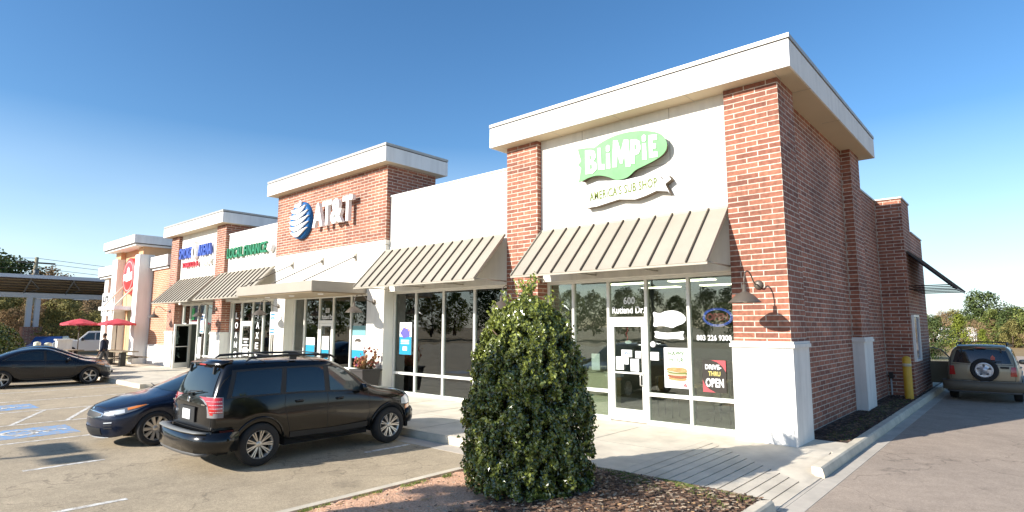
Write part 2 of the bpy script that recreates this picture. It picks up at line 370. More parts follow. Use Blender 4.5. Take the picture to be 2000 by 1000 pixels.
# planting island: clay on the left, bark mulch on the right
mb = MB(); nx, ny = 60, 90; vs = []; fs = []
rnd = random.Random(3)
for j in range(ny + 1):
    for i in range(nx + 1):
        x = -3.12 + 3.72 * i / nx; y = -9.2 + 5.72 * j / ny
        e = min(x + 3.12, .60 - x, -3.48 - y, 0.5)
        h = -0.01 + 0.10 * min(1, max(0, e) / 0.5) * (0.6 + .4 * math.sin(x * 1.3 + y)) + rnd.uniform(-.012, .012) * (e > .02)
        if e <= .001: h = -0.035
        vs.append((x, y, h))
for j in range(ny):
    for i in range(nx):
        a = j * (nx + 1) + i; fs.append((a, a + 1, a + nx + 2, a + nx + 1))
mb.add(vs, fs, 0, True)
ms = mat('island_soil', (0.5, 0.25, 0.13), 0.95)
N = ms.node_tree.nodes; L = ms.node_tree.links; b = N['Principled BSDF']
g = N.new('ShaderNodeTexCoord'); sx = N.new('ShaderNodeSeparateXYZ'); L.new(g.outputs['Object'], sx.inputs[0])
n1 = N.new('ShaderNodeTexNoise'); n1.inputs['Scale'].default_value = 2.2; n1.inputs['Detail'].default_value = 8; L.new(g.outputs['Object'], n1.inputs['Vector'])
n2 = N.new('ShaderNodeTexNoise'); n2.inputs['Scale'].default_value = 45; n2.inputs['Detail'].default_value = 6; L.new(g.outputs['Object'], n2.inputs['Vector'])
ma = N.new('ShaderNodeMath'); ma.operation = 'MULTIPLY_ADD'; ma.inputs[1].default_value = 1.6; L.new(n1.outputs[0], ma.inputs[0]); L.new(sx.outputs['X'], ma.inputs[2])
mrr = N.new('ShaderNodeMapRange'); mrr.inputs[1].default_value = -1.15; mrr.inputs[2].default_value = -0.55; L.new(ma.outputs[0], mrr.inputs[0])
ra = N.new('ShaderNodeValToRGB'); ra.color_ramp.elements[0].position = .3; ra.color_ramp.elements[0].color = (0.50, 0.25, 0.14, 1); ra.color_ramp.elements[1].position = .7; ra.color_ramp.elements[1].color = (0.78, 0.50, 0.33, 1)
L.new(n2.outputs[0], ra.inputs[0])
rb = N.new('ShaderNodeValToRGB'); rb.color_ramp.elements[0].position = .35; rb.color_ramp.elements[0].color = (0.045, 0.024, 0.014, 1); rb.color_ramp.elements[1].position = .72; rb.color_ramp.elements[1].color = (0.26, 0.14, 0.075, 1)
L.new(n2.outputs[0], rb.inputs[0])
mxx = N.new('ShaderNodeMix'); mxx.data_type = 'RGBA'; L.new(mrr.outputs[0], mxx.inputs[0]); L.new(ra.outputs[0], mxx.inputs[6]); L.new(rb.outputs[0], mxx.inputs[7]); L.new(mxx.outputs[2], b.inputs['Base Color'])
bp = N.new('ShaderNodeBump'); bp.inputs['Strength'].default_value = .8; bp.inputs['Distance'].default_value = .02; L.new(n2.outputs[0], bp.inputs['Height']); L.new(bp.outputs[0], b.inputs['Normal'])
struct('planting_island', mb, ms)
mb = MB(); mb.box(-.2, .575, .97, 10.05, G, -.005); mb.box(.48, .575, 10.05, 30, G, -.005)
struct('planting_strip', mb, M_MULCH)
# bark chips and fallen leaves over the island and the strip
mb = MB(); rnd = random.Random(5)
def chip(x, y, z, s, mi):
    a = rnd.uniform(0, PI); t = rnd.uniform(-.5, .5); l = s * rnd.uniform(.6, 1.6); w_ = s * rnd.uniform(.25, .6)
    dx, dy = math.cos(a) * l, math.sin(a) * l; ex, ey = -math.sin(a) * w_, math.cos(a) * w_
    mb.add([(x - dx - ex, y - dy - ey, z + rnd.uniform(0, .01)), (x + dx - ex, y + dy - ey, z + t * l * .7 + .006), (x + dx + ex, y + dy + ey, z + t * l * .7 + .012), (x - dx + ex, y - dy + ey, z + .012)], [(0, 1, 2, 3)], mi)
def isl_h(x, y):
    e = min(x + 3.12, .60 - x, -3.48 - y, 0.5)
    return -0.01 + 0.10 * min(1, max(0, e) / 0.5) * (0.6 + .4 * math.sin(x * 1.3 + y))
for _ in range(9000):
    x = rnd.uniform(-2.4, .58); y = rnd.uniform(-7, -3.5)
    if x < -1.4 + rnd.uniform(-.5, .5): continue
    chip(x, y, isl_h(x, y) + .008, .022, rnd.choice((0, 0, 1, 1, 2)))
for _ in range(1100):
    x = rnd.uniform(-3.05, .5); y = rnd.uniform(-8.5, -3.5); chip(x, y, isl_h(x, y) + .01, .016, rnd.choice((1, 2, 3)))
for _ in range(2600):
    x = rnd.uniform(-.15, .56); y = rnd.uniform(1.0, 12); chip(x, y, .002, .03, rnd.choice((0, 0, 1)))
o = obj('bark_mulch', mb, [mat('bark_dark', (0.05, .03, .02), .9), mat('bark_brown', (0.21, .12, .07), .9), mat('bark_pale', (0.38, .29, .20), .9), mat('leaf_litter', (0.45, .27, .12), .9)], normals=False)
o['kind'] = 'stuff'; o['label'] = 'bark chips and fallen leaves strewn over the planting beds'; o['category'] = 'mulch'
mb = MB()
for _ in range(12000):
    t = rnd.random()
    if t < .78: x = rnd.gauss(-.60, .50); y = -3.56 - abs(rnd.gauss(0, .30)) - .25 * abs(x + .5) * 0
    elif t < .9: x = -3.04 + abs(rnd.gauss(0, .06)); y = rnd.uniform(-7.5, -5.2)
    else: x = rnd.uniform(0.1, .5); y = rnd.uniform(1.1, 9)
    if y > -3.5 and x < 0: continue
    if not -3.08 < x < .55: continue
    if t < .9 and math.sin(x * 7 + y * 9) < -.3: continue
    z = isl_h(x, y) if y < -3 else .0
    a = rnd.uniform(0, 2 * PI); h = rnd.uniform(.015, .04); q = .005
    mb.add([(x - q * math.cos(a), y - q * math.sin(a), z - .005), (x + q * math.cos(a), y + q * math.sin(a), z - .005), (x + rnd.uniform(-.02, .02), y + rnd.uniform(-.02, .02), z + h)], [(0, 1, 2)], 0)
o = obj('moss_grass', mb, mat('short_grass', (0.15, 0.20, 0.035), .8), normals=False)
o['kind'] = 'stuff'; o['label'] = 'patches of short mossy grass growing on the mulch bed'; o['category'] = 'grass'
# painted bay lines
def paint_mat(name, col):
    m = mat(name, col, .8)
    N = m.node_tree.nodes; L = m.node_tree.links; b = N['Principled BSDF']
    g = N.new('ShaderNodeTexCoord'); n = N.new('ShaderNodeTexNoise'); n.inputs['Scale'].default_value = 9; n.inputs['Detail'].default_value = 9; n.inputs['Roughness'].default_value = .8
    L.new(g.outputs['Object'], n.inputs['Vector']); r = N.new('ShaderNodeValToRGB'); r.color_ramp.elements[0].position = .42; r.color_ramp.elements[1].position = .56
    r.color_ramp.elements[0].color = (.38, .33, .26, 1); r.color_ramp.elements[1].color = (*col, 1); L.new(n.outputs[0], r.inputs[0]); L.new(r.outputs[0], b.inputs['Base Color'])
    return m
M_PAINT = paint_mat('road_paint', (.78, .76, .70)); M_BLUEP = paint_mat('blue_paint', (.13, .33, .62))
mb = MB(); Z = G + .008
def stripe(x0, y0, x1, y1, w=.05):
    d = Vector((x1 - x0, y1 - y0, 0)); d.normalize(); nn = Vector((-d.y, d.x, 0)) * w
    mb.add([(x0 - nn.x, y0 - nn.y, Z), (x1 - nn.x, y1 - nn.y, Z), (x1 + nn.x, y1 + nn.y, Z), (x0 + nn.x, y0 + nn.y, Z)], [(0, 1, 2, 3)])
for x in (-11.22, -13.8, -16.3, -19.0, -21.9, -24.9, -27.9): stripe(x, -8.85, x, -3.80 if x > -20 else -4.1)
stripe(-5.62, -9.3, -5.62, -8.35); stripe(-5.68, -4.75, -5.68, -3.78); stripe(-8.42, -8.95, -8.42, -7.9)
stripe(-13.8, -8.85, -16.3, -8.85)
for k in range(5): stripe(-13.86, -8.3 + k * 1.0, -16.24, -8.8 + k * 1.0 + 1.5 if k < 4 else -3.9, .045)
for x in (-5.65, -8.42, -11.22): stripe(x, -16.2, x, -19.5)
struct('bay_lines', mb, M_PAINT)
for cx_, cy_, lab in ((-12.45, -8.15, 0), (-17.5, -7.95, 1)):
    mb = MB(); mb.add([(cx_ - .66, cy_ - .66, Z - .001), (cx_ + .66, cy_ - .66, Z - .001), (cx_ + .66, cy_ + .66, Z - .001), (cx_ - .66, cy_ + .66, Z - .001)], [(0, 1, 2, 3)])
    struct('accessible_bay_marking', mb, M_BLUEP)
    mb = MB(); q = Z + .004
    def seg(a, b_, w=.05):
        a = Vector((*a, 0)); b_ = Vector((*b_, 0)); d = (b_ - a).normalized(); nn = Vector((-d.y, d.x, 0)) * w
        mb.add([(cx_ + p.x, cy_ + p.y, q) for p in (a - nn, b_ - nn, b_ + nn, a + nn)], [(0, 1, 2, 3)])
    arcp = [(-.05 + .30 * math.cos(t), -.2 + .30 * math.sin(t)) for t in [2.2 + i * .45 for i in range(10)]]
    for a, b_ in zip(arcp, arcp[1:]): seg(a, b_)
    seg((-.02, .38), (-.02, -.02), .06); seg((-.02, 0), (.26, 0)); seg((.24, 0), (.38, -.36)); seg((-.02, .18), (.2, .18)); seg((-.08, .48), (.06, .48), .07)
    struct('wheelchair_symbol', mb, M_PAINT)
# ------------------------------------------------------------------ the strip mall
mall = thing('strip_mall', 'long low strip mall of red brick piers and white stucco with square corner tower', 'shopping strip', (0, 0, 0))
def wall(name, boxes, m, uv=False, label=None, parent=mall, bevel=0):
    mb = MB()
    for b in boxes: mb.box(*b)
    o = obj(name, mb, m, parent, uv=uv, bevel=bevel)
    if label: o['label'] = label
    return o
HD = 3.10; WT = 6.14; TZ = 6.61
def pier(x0, x1, y1, side=0, top=TZ, y0=0.0):
    wall('brick_pier', [(x0, x1, y0, y1, 1.75, top)], M_BRICK, True)
    b = wall('pier_base', [(x0 - .03, x1 + .03, y0 - .03, y1 + .02, -.02, 1.665)], M_BASE)
    wall('base_cap', [(x0 - .065, x1 + .065, y0 - .065, y1 + .04, 1.666, 1.73), (x0 - .045, x1 + .045, y0 - .045, y1 + .03, 1.731, 1.775)], M_BASE, parent=b)
# corner tower
pier(-1.0, 0.0, .94); pier(-6.66, -5.66, .6)
pier(-.40, 0.0, 6.84, y0=5.82)
# side wall of the tower and the low wing behind it
wall('side_wall', [(-.45, -.23, .942, 5.818, -.1, TZ), (-.45, -.23, 6.842, 7.0, -.1, TZ), (-.45, -.23, 7.001, 10.10, -.1, 5.93)], M_BRICK, True)
wall('drive_through_bay', [(-.45, .47, 10.101, 11.55, -.1, 5.95), (-.45, .47, 11.551, 14.0, -.1, 5.05)], M_BRICK, True)
wall('roof_coping', [(-.50, -.20, 7.02, 10.05, 5.931, 5.985), (-.5, .50, 10.07, 11.58, 5.951, 6.0), (-.5, .50, 11.60, 14.03, 5.051, 5.10)], M_FLASH)
for x_, y_ in ((-.222, 5.80), (-.222, .955), (-.222, 10.088)): wall('control_joint', [(x_ - .006, x_ + .004, y_ - .008, y_ + .010, 0, 5.9)], mat('sealant', (.50, .44, .36), .8))
# tower walls: back, far side and the white panel
pan = wall('stucco_panel', [(-5.658, -1.002, .15, .55, HD, TZ)], M_EIFS)
def joints(par, y, hs, vs_, x0, x1, z0, z1):
    mb = MB()
    for z in hs: mb.box(x0, x1, y - .002, y + .01, z - .006, z + .006)
    for x in vs_: mb.box(x - .006, x + .006, y - .0025, y + .01, z0, z1)
    obj('panel_joint', mb, M_JOINT, par)
joints(pan, .15, (5.42,), (-4.42, -2.22), -5.658, -1.002, 4.34, TZ)
wall('tower_side_wall', [(-6.64, -6.44, .602, 7.0, 4.5, TZ), (-6.44, -.45, 6.8, 7.0, 4.5, TZ)], M_BRICK, True)
M_SOFF = mat('soffit_shade_tan', (.60, .50, .35), .9, noise=(.7, .05))  # cornice stucco darkened to tan: shade and ground bounce put into the colour
def cornice(x0, x1, y0, y1, z0, z1, th=.08):
    c_ = wall('cornice', [(x0, x1, y0, y1, z0, z1 - th - .03)], M_FASC)
    wall('drip_line', [(x0 + .012, x1 - .012, y0 + .012, y1 - .012, z1 - th - .029, z1 - th)], mat('dark_reveal', (.10, .09, .08), .8), parent=c_)
    wall('cornice_edge', [(x0 - .012, x1 + .012, y0 - .012, y1 + .012, z1 - th + .001, z1)], M_FLASH, parent=c_)
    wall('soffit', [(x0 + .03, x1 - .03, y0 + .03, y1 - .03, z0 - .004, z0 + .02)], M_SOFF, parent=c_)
    # expansion joints of the soffit
    mb = MB()
    for x in [x0 + .3 + (x1 - x0 - .6) * k / 4 for k in range(5)]: mb.box(x - .005, x + .005, y0 + .004, y0 + .5, z0 - .006, z0 + .01)
    for y in (1.0, 3.3): 
        if y < y1: mb.box(x1 - .35, x1 - .004, y - .005, y + .005, z0 - .0065, z0 + .01)
    obj('soffit_joint', mb, M_JOINT, c_)
    return c_
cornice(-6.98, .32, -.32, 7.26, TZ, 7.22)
# left wing between tower and second block
def wing(x0, x1, top=WT, y=.15):
    w_ = wall('stucco_wall', [(x0, x1, y, .58, HD, top - .045)], M_EIFS)
    wall('roof_coping', [(x0, x1, y - .03, .62, top - .044, top)], M_FASC)
    return w_
wing(-11.748, -6.662)
# second block: brick above, white below
wall('brick_block', [(-18.85, -11.75, 0, 2.0, 4.721, 7.14)], M_BRICK, True)
bl = wall('stucco_wall', [(-18.85, -11.75, 0, .58, HD, 4.56), (-18.87, -11.73, -.02, .6, 4.575, 4.72)], M_EIFS)
wall('stucco_pier', [(-12.65, -11.75, .001, .58, -.02, HD - .001)], M_EIFS); wall('stucco_pier', [(-18.85, -17.95, .001, .58, -.02, HD - .001)], M_EIFS)
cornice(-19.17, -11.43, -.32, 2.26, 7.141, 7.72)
wing(-23.60, -18.852)
# third block
pier(-24.6, -23.602, .6); pier(-30.26, -29.26, .6)
wall('stucco_panel', [(-29.258, -24.602, .15, .55, HD, TZ)], M_EIFS)
wall('brick_return', [(-23.9, -23.61, .602, 2.0, 5.6, TZ)], M_BRICK, True)
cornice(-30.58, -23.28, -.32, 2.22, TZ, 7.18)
# end block: orange brick, white bands and a tall portal
wall('brick_wall', [(-33.35, -30.262, .15, .6, 1.05, 5.08)], M_BRICKO, True)
wall('wall_base', [(-33.35, -30.30, .10, .6, -.05, 1.05)], M_BASE)
def endcor(x0, x1, y0, y1, z0, z1):
    c_ = wall('cornice', [(x0, x1, y0, y1, z0 + .13, z1)], M_FASC)
    wall('drip_line', [(x0 + .03, x1 - .03, y0 + .05, y1 - .03, z0 + .08, z0 + .129)], mat('dark_reveal'), parent=c_)
    wall('cornice_edge', [(x0 + .08, x1 - .08, y0 + .10, y1 - .08, z0, z0 + .079)], M_FASC, parent=c_)
endcor(-33.348, -30.60, -.05, .8, 5.08, 5.80)
M_TANP = mat('tan_stucco', (.60, .36, .20), .9, noise=(.8, .06))
wall('portal_leg', [(-34.1, -33.36, -.55, .2, -.1, 5.98)], M_FASC); wall('portal_leg', [(-38.3, -37.35, -.55, .2, -.1, 5.98)], M_FASC)
wall('portal_wall', [(-37.348, -34.102, -.15, .3, 3.0, 6.41), (-33.60, -33.352, .202, 3.4, -.1, 6.41), (-34.11, -33.352, -.40, .199, 5.981, 6.41), (-38.3, -37.35, -.4, .199, 5.981, 6.41), (-38.3, -33.6, 3.2, 3.4, 4, 6.41)], M_TANP)
endcor(-38.75, -32.95, -.98, 3.8, 6.41, 6.99)
wall('brick_wall', [(-41.2, -38.302, .15, .6, 0, 5.06)], M_BRICKO, True)
wall('corner_pier', [(-42.0, -41.2, 0.02, .6, -.1, 5.06)], M_FASC)
endcor(-42.35, -38.302, -.30, .8, 5.06, 5.78)
d = wall('service_door', [(-36.9, -35.3, .05, .12, 0, 2.9)], mat('khaki_door', (.34, .31, .19), .6)); d['label'] = 'tall khaki door in the tan portal'
wall('portal_jamb', [(-37.348, -36.902, .04, .3, 0, 2.999), (-35.298, -34.102, .04, .3, 0, 2.999)], M_TANP)
mb = MB(); mb.box(-37.2, -34.2, -1.35, -.151, 2.92, 3.12); ca = obj('entrance_canopy', mb, M_FASC, mall)
for x in (-36.8, -34.6): mb = MB(); mb.tube([(x, -.16, 4.5), (x, -1.25, 3.10)], .045, 6); obj('canopy_rod', mb, mat('cream_metal', (.7, .66, .55), .5), ca)
# roofs, backs and everything that closes the building
wall('roof', [(-42, -23.6, .6, 13.9, 4.6, 4.8), (-23.6, -6.6, .58, 13.9, 5.5, 5.65), (-6.4, -.45, .6, 13.9, 4.65, 4.8)], mat('roof_membrane', (.5, .5, .48), .9))
wall('back_wall', [(-42, .46, 14.001, 14.2, -.1, 5.04), (-42.0, -41.8, .6, 14, -.1, 5.0)], M_BRICK, True)
# glazing
def glazing(x0, x1, mull, doors=(), head=3.035, y=.42, rail=.62, inside=None, label=None):
    """mull: centres of the uprights; doors: (xa, xb) bays that hold a door leaf and a transom light instead of the low rail"""
    fr = MB(); hw = .028; xs = [x0] + list(mull) + [x1]
    fr.box(x0, x1, y - .05, y + .06, head, HD - .001); fr.box(x0, x0 + .05, y - .05, y + .06, 0, head - .001); fr.box(x1 - .05, x1, y - .05, y + .06, 0, head - .001)
    for x in mull: fr.box(x - hw, x + hw, y - .052, y + .055, 0, head - .001)
    edges = [x0 + .05] + [v for m in mull for v in (m - hw, m + hw)] + [x1 - .05]
    bays = [(edges[i], edges[i + 1]) for i in range(0, len(edges), 2)]
    for a, b in bays:
        isd = any(abs(a - da) < .12 for da, db in doors)
        if isd: fr.box(a + .001, b - .001, y - .048, y + .05, 2.13, 2.24)
        else: fr.box(a + .001, b - .001, y - .048, y + .05, rail - .035, rail + .035); fr.box(a + .001, b - .001, y - .048, y + .05, .0, .085)
    f = obj('window_frame', fr, M_FRAME, mall)
    if label: f['label'] = label
    for a, b in bays:
        isd = any(abs(a - da) < .12 for da, db in doors)
        for z0, z1 in (((2.24, head),) if isd else ((.085, rail - .035), (rail + .035, head))):
            mb = MB(); mb.box(a, b, y, y + .008, z0, z1); obj('pane', mb, M_GLASS, f)
        # dark rubber gasket round the glass
    return f
def door(x0, x1, y=.42, rot=0, z1=2.125, label=None, handle=True):
    """aluminium door leaf hinged on its left jamb"""
    w_ = x1 - x0; mb = MB()
    mb.box(0.004, .10, -.03, .03, .02, z1); mb.box(w_ - .10, w_ - .004, -.03, .03, .02, z1)
    mb.box(.101, w_ - .101, -.03, .03, .02, .27); mb.box(.101, w_ - .101, -.03, .03, z1 - .09, z1 - .001); mb.box(.101, w_ - .101, -.028, .028, 1.02, 1.055)
    o = obj('door', mb, M_FRAME, mall, world=False); o.location = (x0, y, 0); o.rotation_euler = (0, 0, rot)
    if label: o['label'] = label
    g = MB(); g.box(.10, w_ - .10, -.004, .004, .27, z1 - .09); obj('pane', g, M_GLASS, o, world=False)
    if handle:
        h = MB(); xh = w_ - .06
        h.tube([(xh, -.03, .78), (xh, -.06, .78), (xh - .055, -.085, .80), (xh - .055, -.085, 1.0), (xh, -.06, 1.04), (xh, -.03, 1.04)], .012, 8)
        obj('door_handle', h, mat('brushed_steel', (.75, .73, .68), .3, metal=.6), o, world=False)
    return o
glazing(-5.66, -1.0, (-4.90, -3.94, -3.00, -2.045), ((-3.91, -3.03),), label='white aluminium shopfront with a door in the middle')
door(-3.908, -3.032, label='white framed glass door hung with notices')
glazing(-11.745, -6.66, (-10.68, -9.45, -8.19))
glazing(-17.95, -12.65, (-17.15, -16.12, -15.2, -14.1), ((-16.09, -15.23),))
door(-16.088, -15.232)
glazing(-23.60, -18.85, (-23.35, -22.45, -21.4, -20.45, -19.75), ((-22.42, -21.43),))
door(-22.418, -21.432)
glazing(-29.26, -24.6, (-29.1, -28.2, -27.2, -26.25, -25.4), ((-28.17, -27.23),))
door(-28.16, -27.24, rot=math.radians(-68), label='glass door standing open')
# shop interiors
def room(x0, x1, back=7.0, lights=(), wallm=M_INWALL, top=3.25):
    r = wall('interior', [(x0, x1, back, back + .1, 0, top), (x0, x0 + .08, .60, back, 0, top), (x1 - .08, x1, .60, back, 0, top)], wallm)
    wall('floor', [(x0, x1, .47, back + .1, -.04, .012)], M_FLOOR, parent=r)
    wall('ceiling', [(x0, x1, .60, back + .1, top, top + .08)], M_CEIL, parent=r)
    for lx, ly in lights: wall('ceiling_light', [(lx - .6, lx + .6, ly - .15, ly + .15, top - .03, top - .004)], M_TUBE, parent=r)
    return r
room(-6.3, -.46, 7.6, [(x, y) for y in (1.8, 3.6, 5.6) for x in (-5.3, -3.4, -1.5)])
room(-11.9, -6.32, 7)
room(-18.85, -11.92, 7.5, [(-15, 3.0), (-15, 5.5)])
room(-23.8, -18.87, 6); room(-29.3, -23.82, 6, [(-27, 3)])
r = wall('counter', [(-5.2, -1.4, 4.6, 5.2, .0, 1.1)], mat('counter_wood', (.12, .09, .06), .6))
wall('menu_board', [(-4.4, -1.2, 7.4, 7.55, 2.2, 2.8)], mat('menu_board', (.22, .24, .16), .6), parent=r)
M_TBL = mat('table_laminate', (.30, .22, .13), .4); M_CH = mat('chair_metal', (.10, .10, .10), .4, metal=.4)
def cafe_table(x, y, lab):
    t = thing('cafe_table', lab, 'table', (x, y, .012))
    mb = MB(); mb.box(x - .32, x + .32, y - .32, y + .32, .72, .75); obj('table_top', mb, M_TBL, t, bevel=.006)
    mb = MB(); mb.tube([(x, y, .03), (x, y, .72)], .03, 8); mb.box(x - .22, x + .22, y - .22, y + .22, .013, .035); obj('pedestal', mb, M_CH, t)
def cafe_chair(x, y, s, lab):
    t = thing('cafe_chair', lab, 'chair', (x, y, .012))
    mb = MB(); mb.box(x - .2, x + .2, y - .2, y + .2, .43, .46); obj('seat', mb, M_TBL, t, bevel=.006)
    mb = MB(); mb.box(x + s * .20 - .012, x + s * .20 + .012, y - .19, y + .19, .60, .90); obj('backrest', mb, M_TBL, t)
    for a in (-1, 1):
        for b in (-1, 1): mb = MB(); mb.tube([(x + a * .17, y + b * .17, .013), (x + a * .17, y + b * .17, .90 if a == s else .43)], .012, 6); obj('leg', mb, M_CH, t)
cafe_table(-2.5, 1.6, 'small square table inside, behind the food poster'); cafe_chair(-3.15, 1.6, -1, 'chair inside on the door side of the small table'); cafe_chair(-1.85, 1.6, 1, 'chair inside on the right of the small table')
cafe_table(-2.6, 3.2, 'second small table deeper inside the corner shop'); cafe_chair(-1.9, 3.2, 1, 'chair inside at the deeper small table')
# ------------------------------------------------------------------ awnings
def awning(label, x0, x1, yt, zt, yb, zb, n, axis='y', group='sloped metal awnings'):
    t = thing('awning', label, 'awning', ((x0 + x1) / 2, yt, zb) if axis == 'y' else (yt, (x0 + x1) / 2, zb), group=group)
    P = (lambda u, v, z: (u, v, z)) if axis == 'y' else (lambda u, v, z: (v, u, z))
    dy, dz = yb - yt, zb - zt; ln = math.hypot(dy, dz); sg = -1 if axis == 'y' else 1
    ny, nz_ = (-abs(dz) / ln, abs(dy) / ln); ny *= 1 if axis == 'y' else -1
    def slab(mb, xa, xb, s0, s1, h0, h1):
        a = (yt + dy * s0, zt + dz * s0); b = (yt + dy * s1, zt + dz * s1)
        q = [(a[0] + ny * h0, a[1] + nz_ * h0), (b[0] + ny * h0, b[1] + nz_ * h0), (b[0] + ny * h1, b[1] + nz_ * h1), (a[0] + ny * h1, a[1] + nz_ * h1)]
        mb.add([P(xa, *p) for p in q] + [P(xb, *p) for p in q], [(0, 1, 2, 3), (7, 6, 5, 4), (0, 4, 5, 1), (1, 5, 6, 2), (2, 6, 7, 3), (3, 7, 4, 0)])
    mb = MB(); slab(mb, x0, x1, 0, 1, 0, .02); obj('awning_sheet', mb, M_AWN if axis == 'y' else mat('navy_sheet', (.03, .035, .05), .5), t)
    for k in range(n + 1):
        x = x0 + .012 + (x1 - x0 - .024) * k / n
        mb = MB(); slab(mb, x - .011, x + .011, .0, 1.0, .0205, .058); obj('standing_seam', mb, M_RIB if (0 < k < n or axis != 'y') else M_AWN, t)
    fr = MB(); q = .018; zf = zb + .02; y1 = (.15 if axis == 'y' else yt) - .002
    for x in [x0 + .04 + (x1 - x0 - .08) * k / 3 for k in range(4)]:
        fr.tube([P(x, yb - dy * .03, zf), P(x, y1, zf)], q, 6); fr.tube([P(x, yt + dy * .05, zt + dz * .05 - .04), P(x, yt + dy * .97, zt + dz * .97 - .03)], q, 6)
        if axis != 'y': fr.tube([P(x, yb - dy * .10, zf + .10), P(x, y1, zf + .10)], q, 6)
    fr.tube([P(x0 + .02, yb - dy * .02, zf), P(x1 - .02, yb - dy * .02, zf)], q, 6)
    obj('awning_frame', fr, M_AWN if axis == 'y' else M_BLACK, t)
    mb = MB(); mb.add([P(x0, yb, zb - .03), P(x1, yb, zb - .03), P(x1, yb, zb + .005), P(x0, yb, zb + .005), P(x0, yb - .02 * sg * -1, zb - .03), P(x1, yb - .02 * sg * -1, zb - .03), P(x1, yb - .02 * sg * -1, zb + .005), P(x0, yb - .02 * sg * -1, zb + .005)], [(0, 1, 2, 3), (4, 5, 6, 7), (0, 1, 5, 4), (2, 3, 7, 6), (0, 3, 7, 4), (1, 2, 6, 5)])
    obj('front_lip', mb, M_AWN if axis == 'y' else M_BLACK, t)
    # flashing on the wall along the top
    mb = MB(); a, b = (yt - .03, yt + .0) if axis == 'y' else (yt, yt + .03)
    xs_, ys_ = ((x0, x1), (a, b)); z0_, z1_ = zt - .01, zt + .05
    mb.hexa([P(x0, a, z0_), P(x1, a, z0_), P(x1, b, z0_), P(x0, b, z0_)], [P(x0, a, z1_), P(x1, a, z1_), P(x1, b, z1_), P(x0, b, z1_)]); obj('top_flashing', mb, M_AWN, t)
    return t
awning('broad taupe metal awning under the green sandwich sign on the corner tower', -5.655, -1.03, .145, 4.31, -.98, 3.16, 12)
awning('long taupe metal awning on the blank white wall left of the corner tower', -11.74, -6.70, .0, 4.33, -1.10, 3.15, 13)
awning('striped metal awning below the green finance lettering', -23.95, -18.86, -.005, 4.33, -1.10, 3.15, 13)
awning('striped metal awning over the shop door with the blue and red sign', -29.25, -24.62, .145, 4.33, -1.05, 3.13, 12)
awning('dark drive-through awning sticking out from the side of the building over the lane', 10.35, 13.2, .475, 4.32, 1.62, 3.15, 7, axis='x', group='side awning')
# flat canopy with tie rods
t = thing('door_canopy', 'flat taupe canopy hung on three tie rods below the big white letters and globe', 'canopy', (-15.2, -.9, 3.05))
mb = MB(); mb.box(-17.75, -12.68, -1.92, -.002, 3.07, 3.39); obj('canopy_slab', mb, M_CANOPY, t, bevel=.01)
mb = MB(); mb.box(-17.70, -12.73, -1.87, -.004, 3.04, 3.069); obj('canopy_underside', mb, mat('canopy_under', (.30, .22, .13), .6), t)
for x in (-16.9, -15.2, -13.4): mb = MB(); mb.lathe([(0, 3.015), (.08, 3.015), (.09, 3.039)], (x, -1.2, 0), n=14); obj('downlight', mb, M_WHITE, t)
for x in (-17.45, -15.35, -13.33):
    mb = MB(); mb.tube([(x, -.06, 4.30), (x, -1.84, 3.40)], .017, 6); obj('tie_rod', mb, M_RIB, t)
    mb = MB(); mb.box(x - .06, x + .06, -.03, -.002, 4.18, 4.42); mb.box(x - .015, x + .015, -.10, -.03, 4.24, 4.34); obj('rod_bracket', mb, M_AWN, t)
# ------------------------------------------------------------------ wall lamps
M_LAMP = mat('lamp_enamel', (.115, .095, .075), .45, metal=.2)
def wall_lamp():
    t = thing('wall_lamp', 'dark gooseneck wall lamp on the brick corner pier, shade over the white base', 'wall lamp', (0, 0, 0), group='gooseneck wall lamps')
    mb = MB(); mb.lathe([(0, -.06), (.035, -.06), (.06, -.05), (.082, -.03), (.085, -.001), (0, -.001)], axis='y', n=20); obj('mount', mb, M_LAMP, t, world=False)
    pts = [(0, -.05, 0), (0, -.16, .00), (0, -.27, .05), (0, -.36, .14), (0, -.46, .20), (0, -.57, .215), (0, -.67, .17), (0, -.72, .07), (0, -.73, -.07)]
    mb = MB(); mb.tube(pts, .013, 8); obj('gooseneck', mb, M_LAMP, t, world=False)
    mb = MB(); mb.lathe([(0, -.03), (.032, -.035), (.036, -.15), (.07, -.175), (.13, -.20), (.20, -.27), (.262, -.335), (.268, -.345), (.255, -.34), (.19, -.27), (.12, -.215), (0, -.19)], c=(0, -.73, 0), n=28); obj('lamp_shade', mb, M_LAMP, t, world=False)
    mb = MB(); mb.lathe([(0, -.345), (.035, -.34), (.05, -.31), (.035, -.26), (.02, -.2)], c=(0, -.73, 0), n=14); obj('bulb', mb, mat('bulb_glass', (.8, .72, .5), .2), t, world=False)
    return t
L0 = wall_lamp(); L0.location = (-.505, 0, 2.79)
for x, y, lab in ((-6.17, 0, 'gooseneck lamp on the left brick pier of the corner tower, behind the bush'), (-12.25, 0, 'gooseneck lamp on the white pier above the flower pot'),
                  (-18.42, 0, 'gooseneck lamp on the white pier with the blue parking sign'), (-24.15, 0, 'gooseneck lamp on the brick pier right of the open door'), (-29.85, 0, 'gooseneck lamp on the farthest brick pier, left of the open door')):
    dup(L0, (x, y, 2.79), 0, lab)
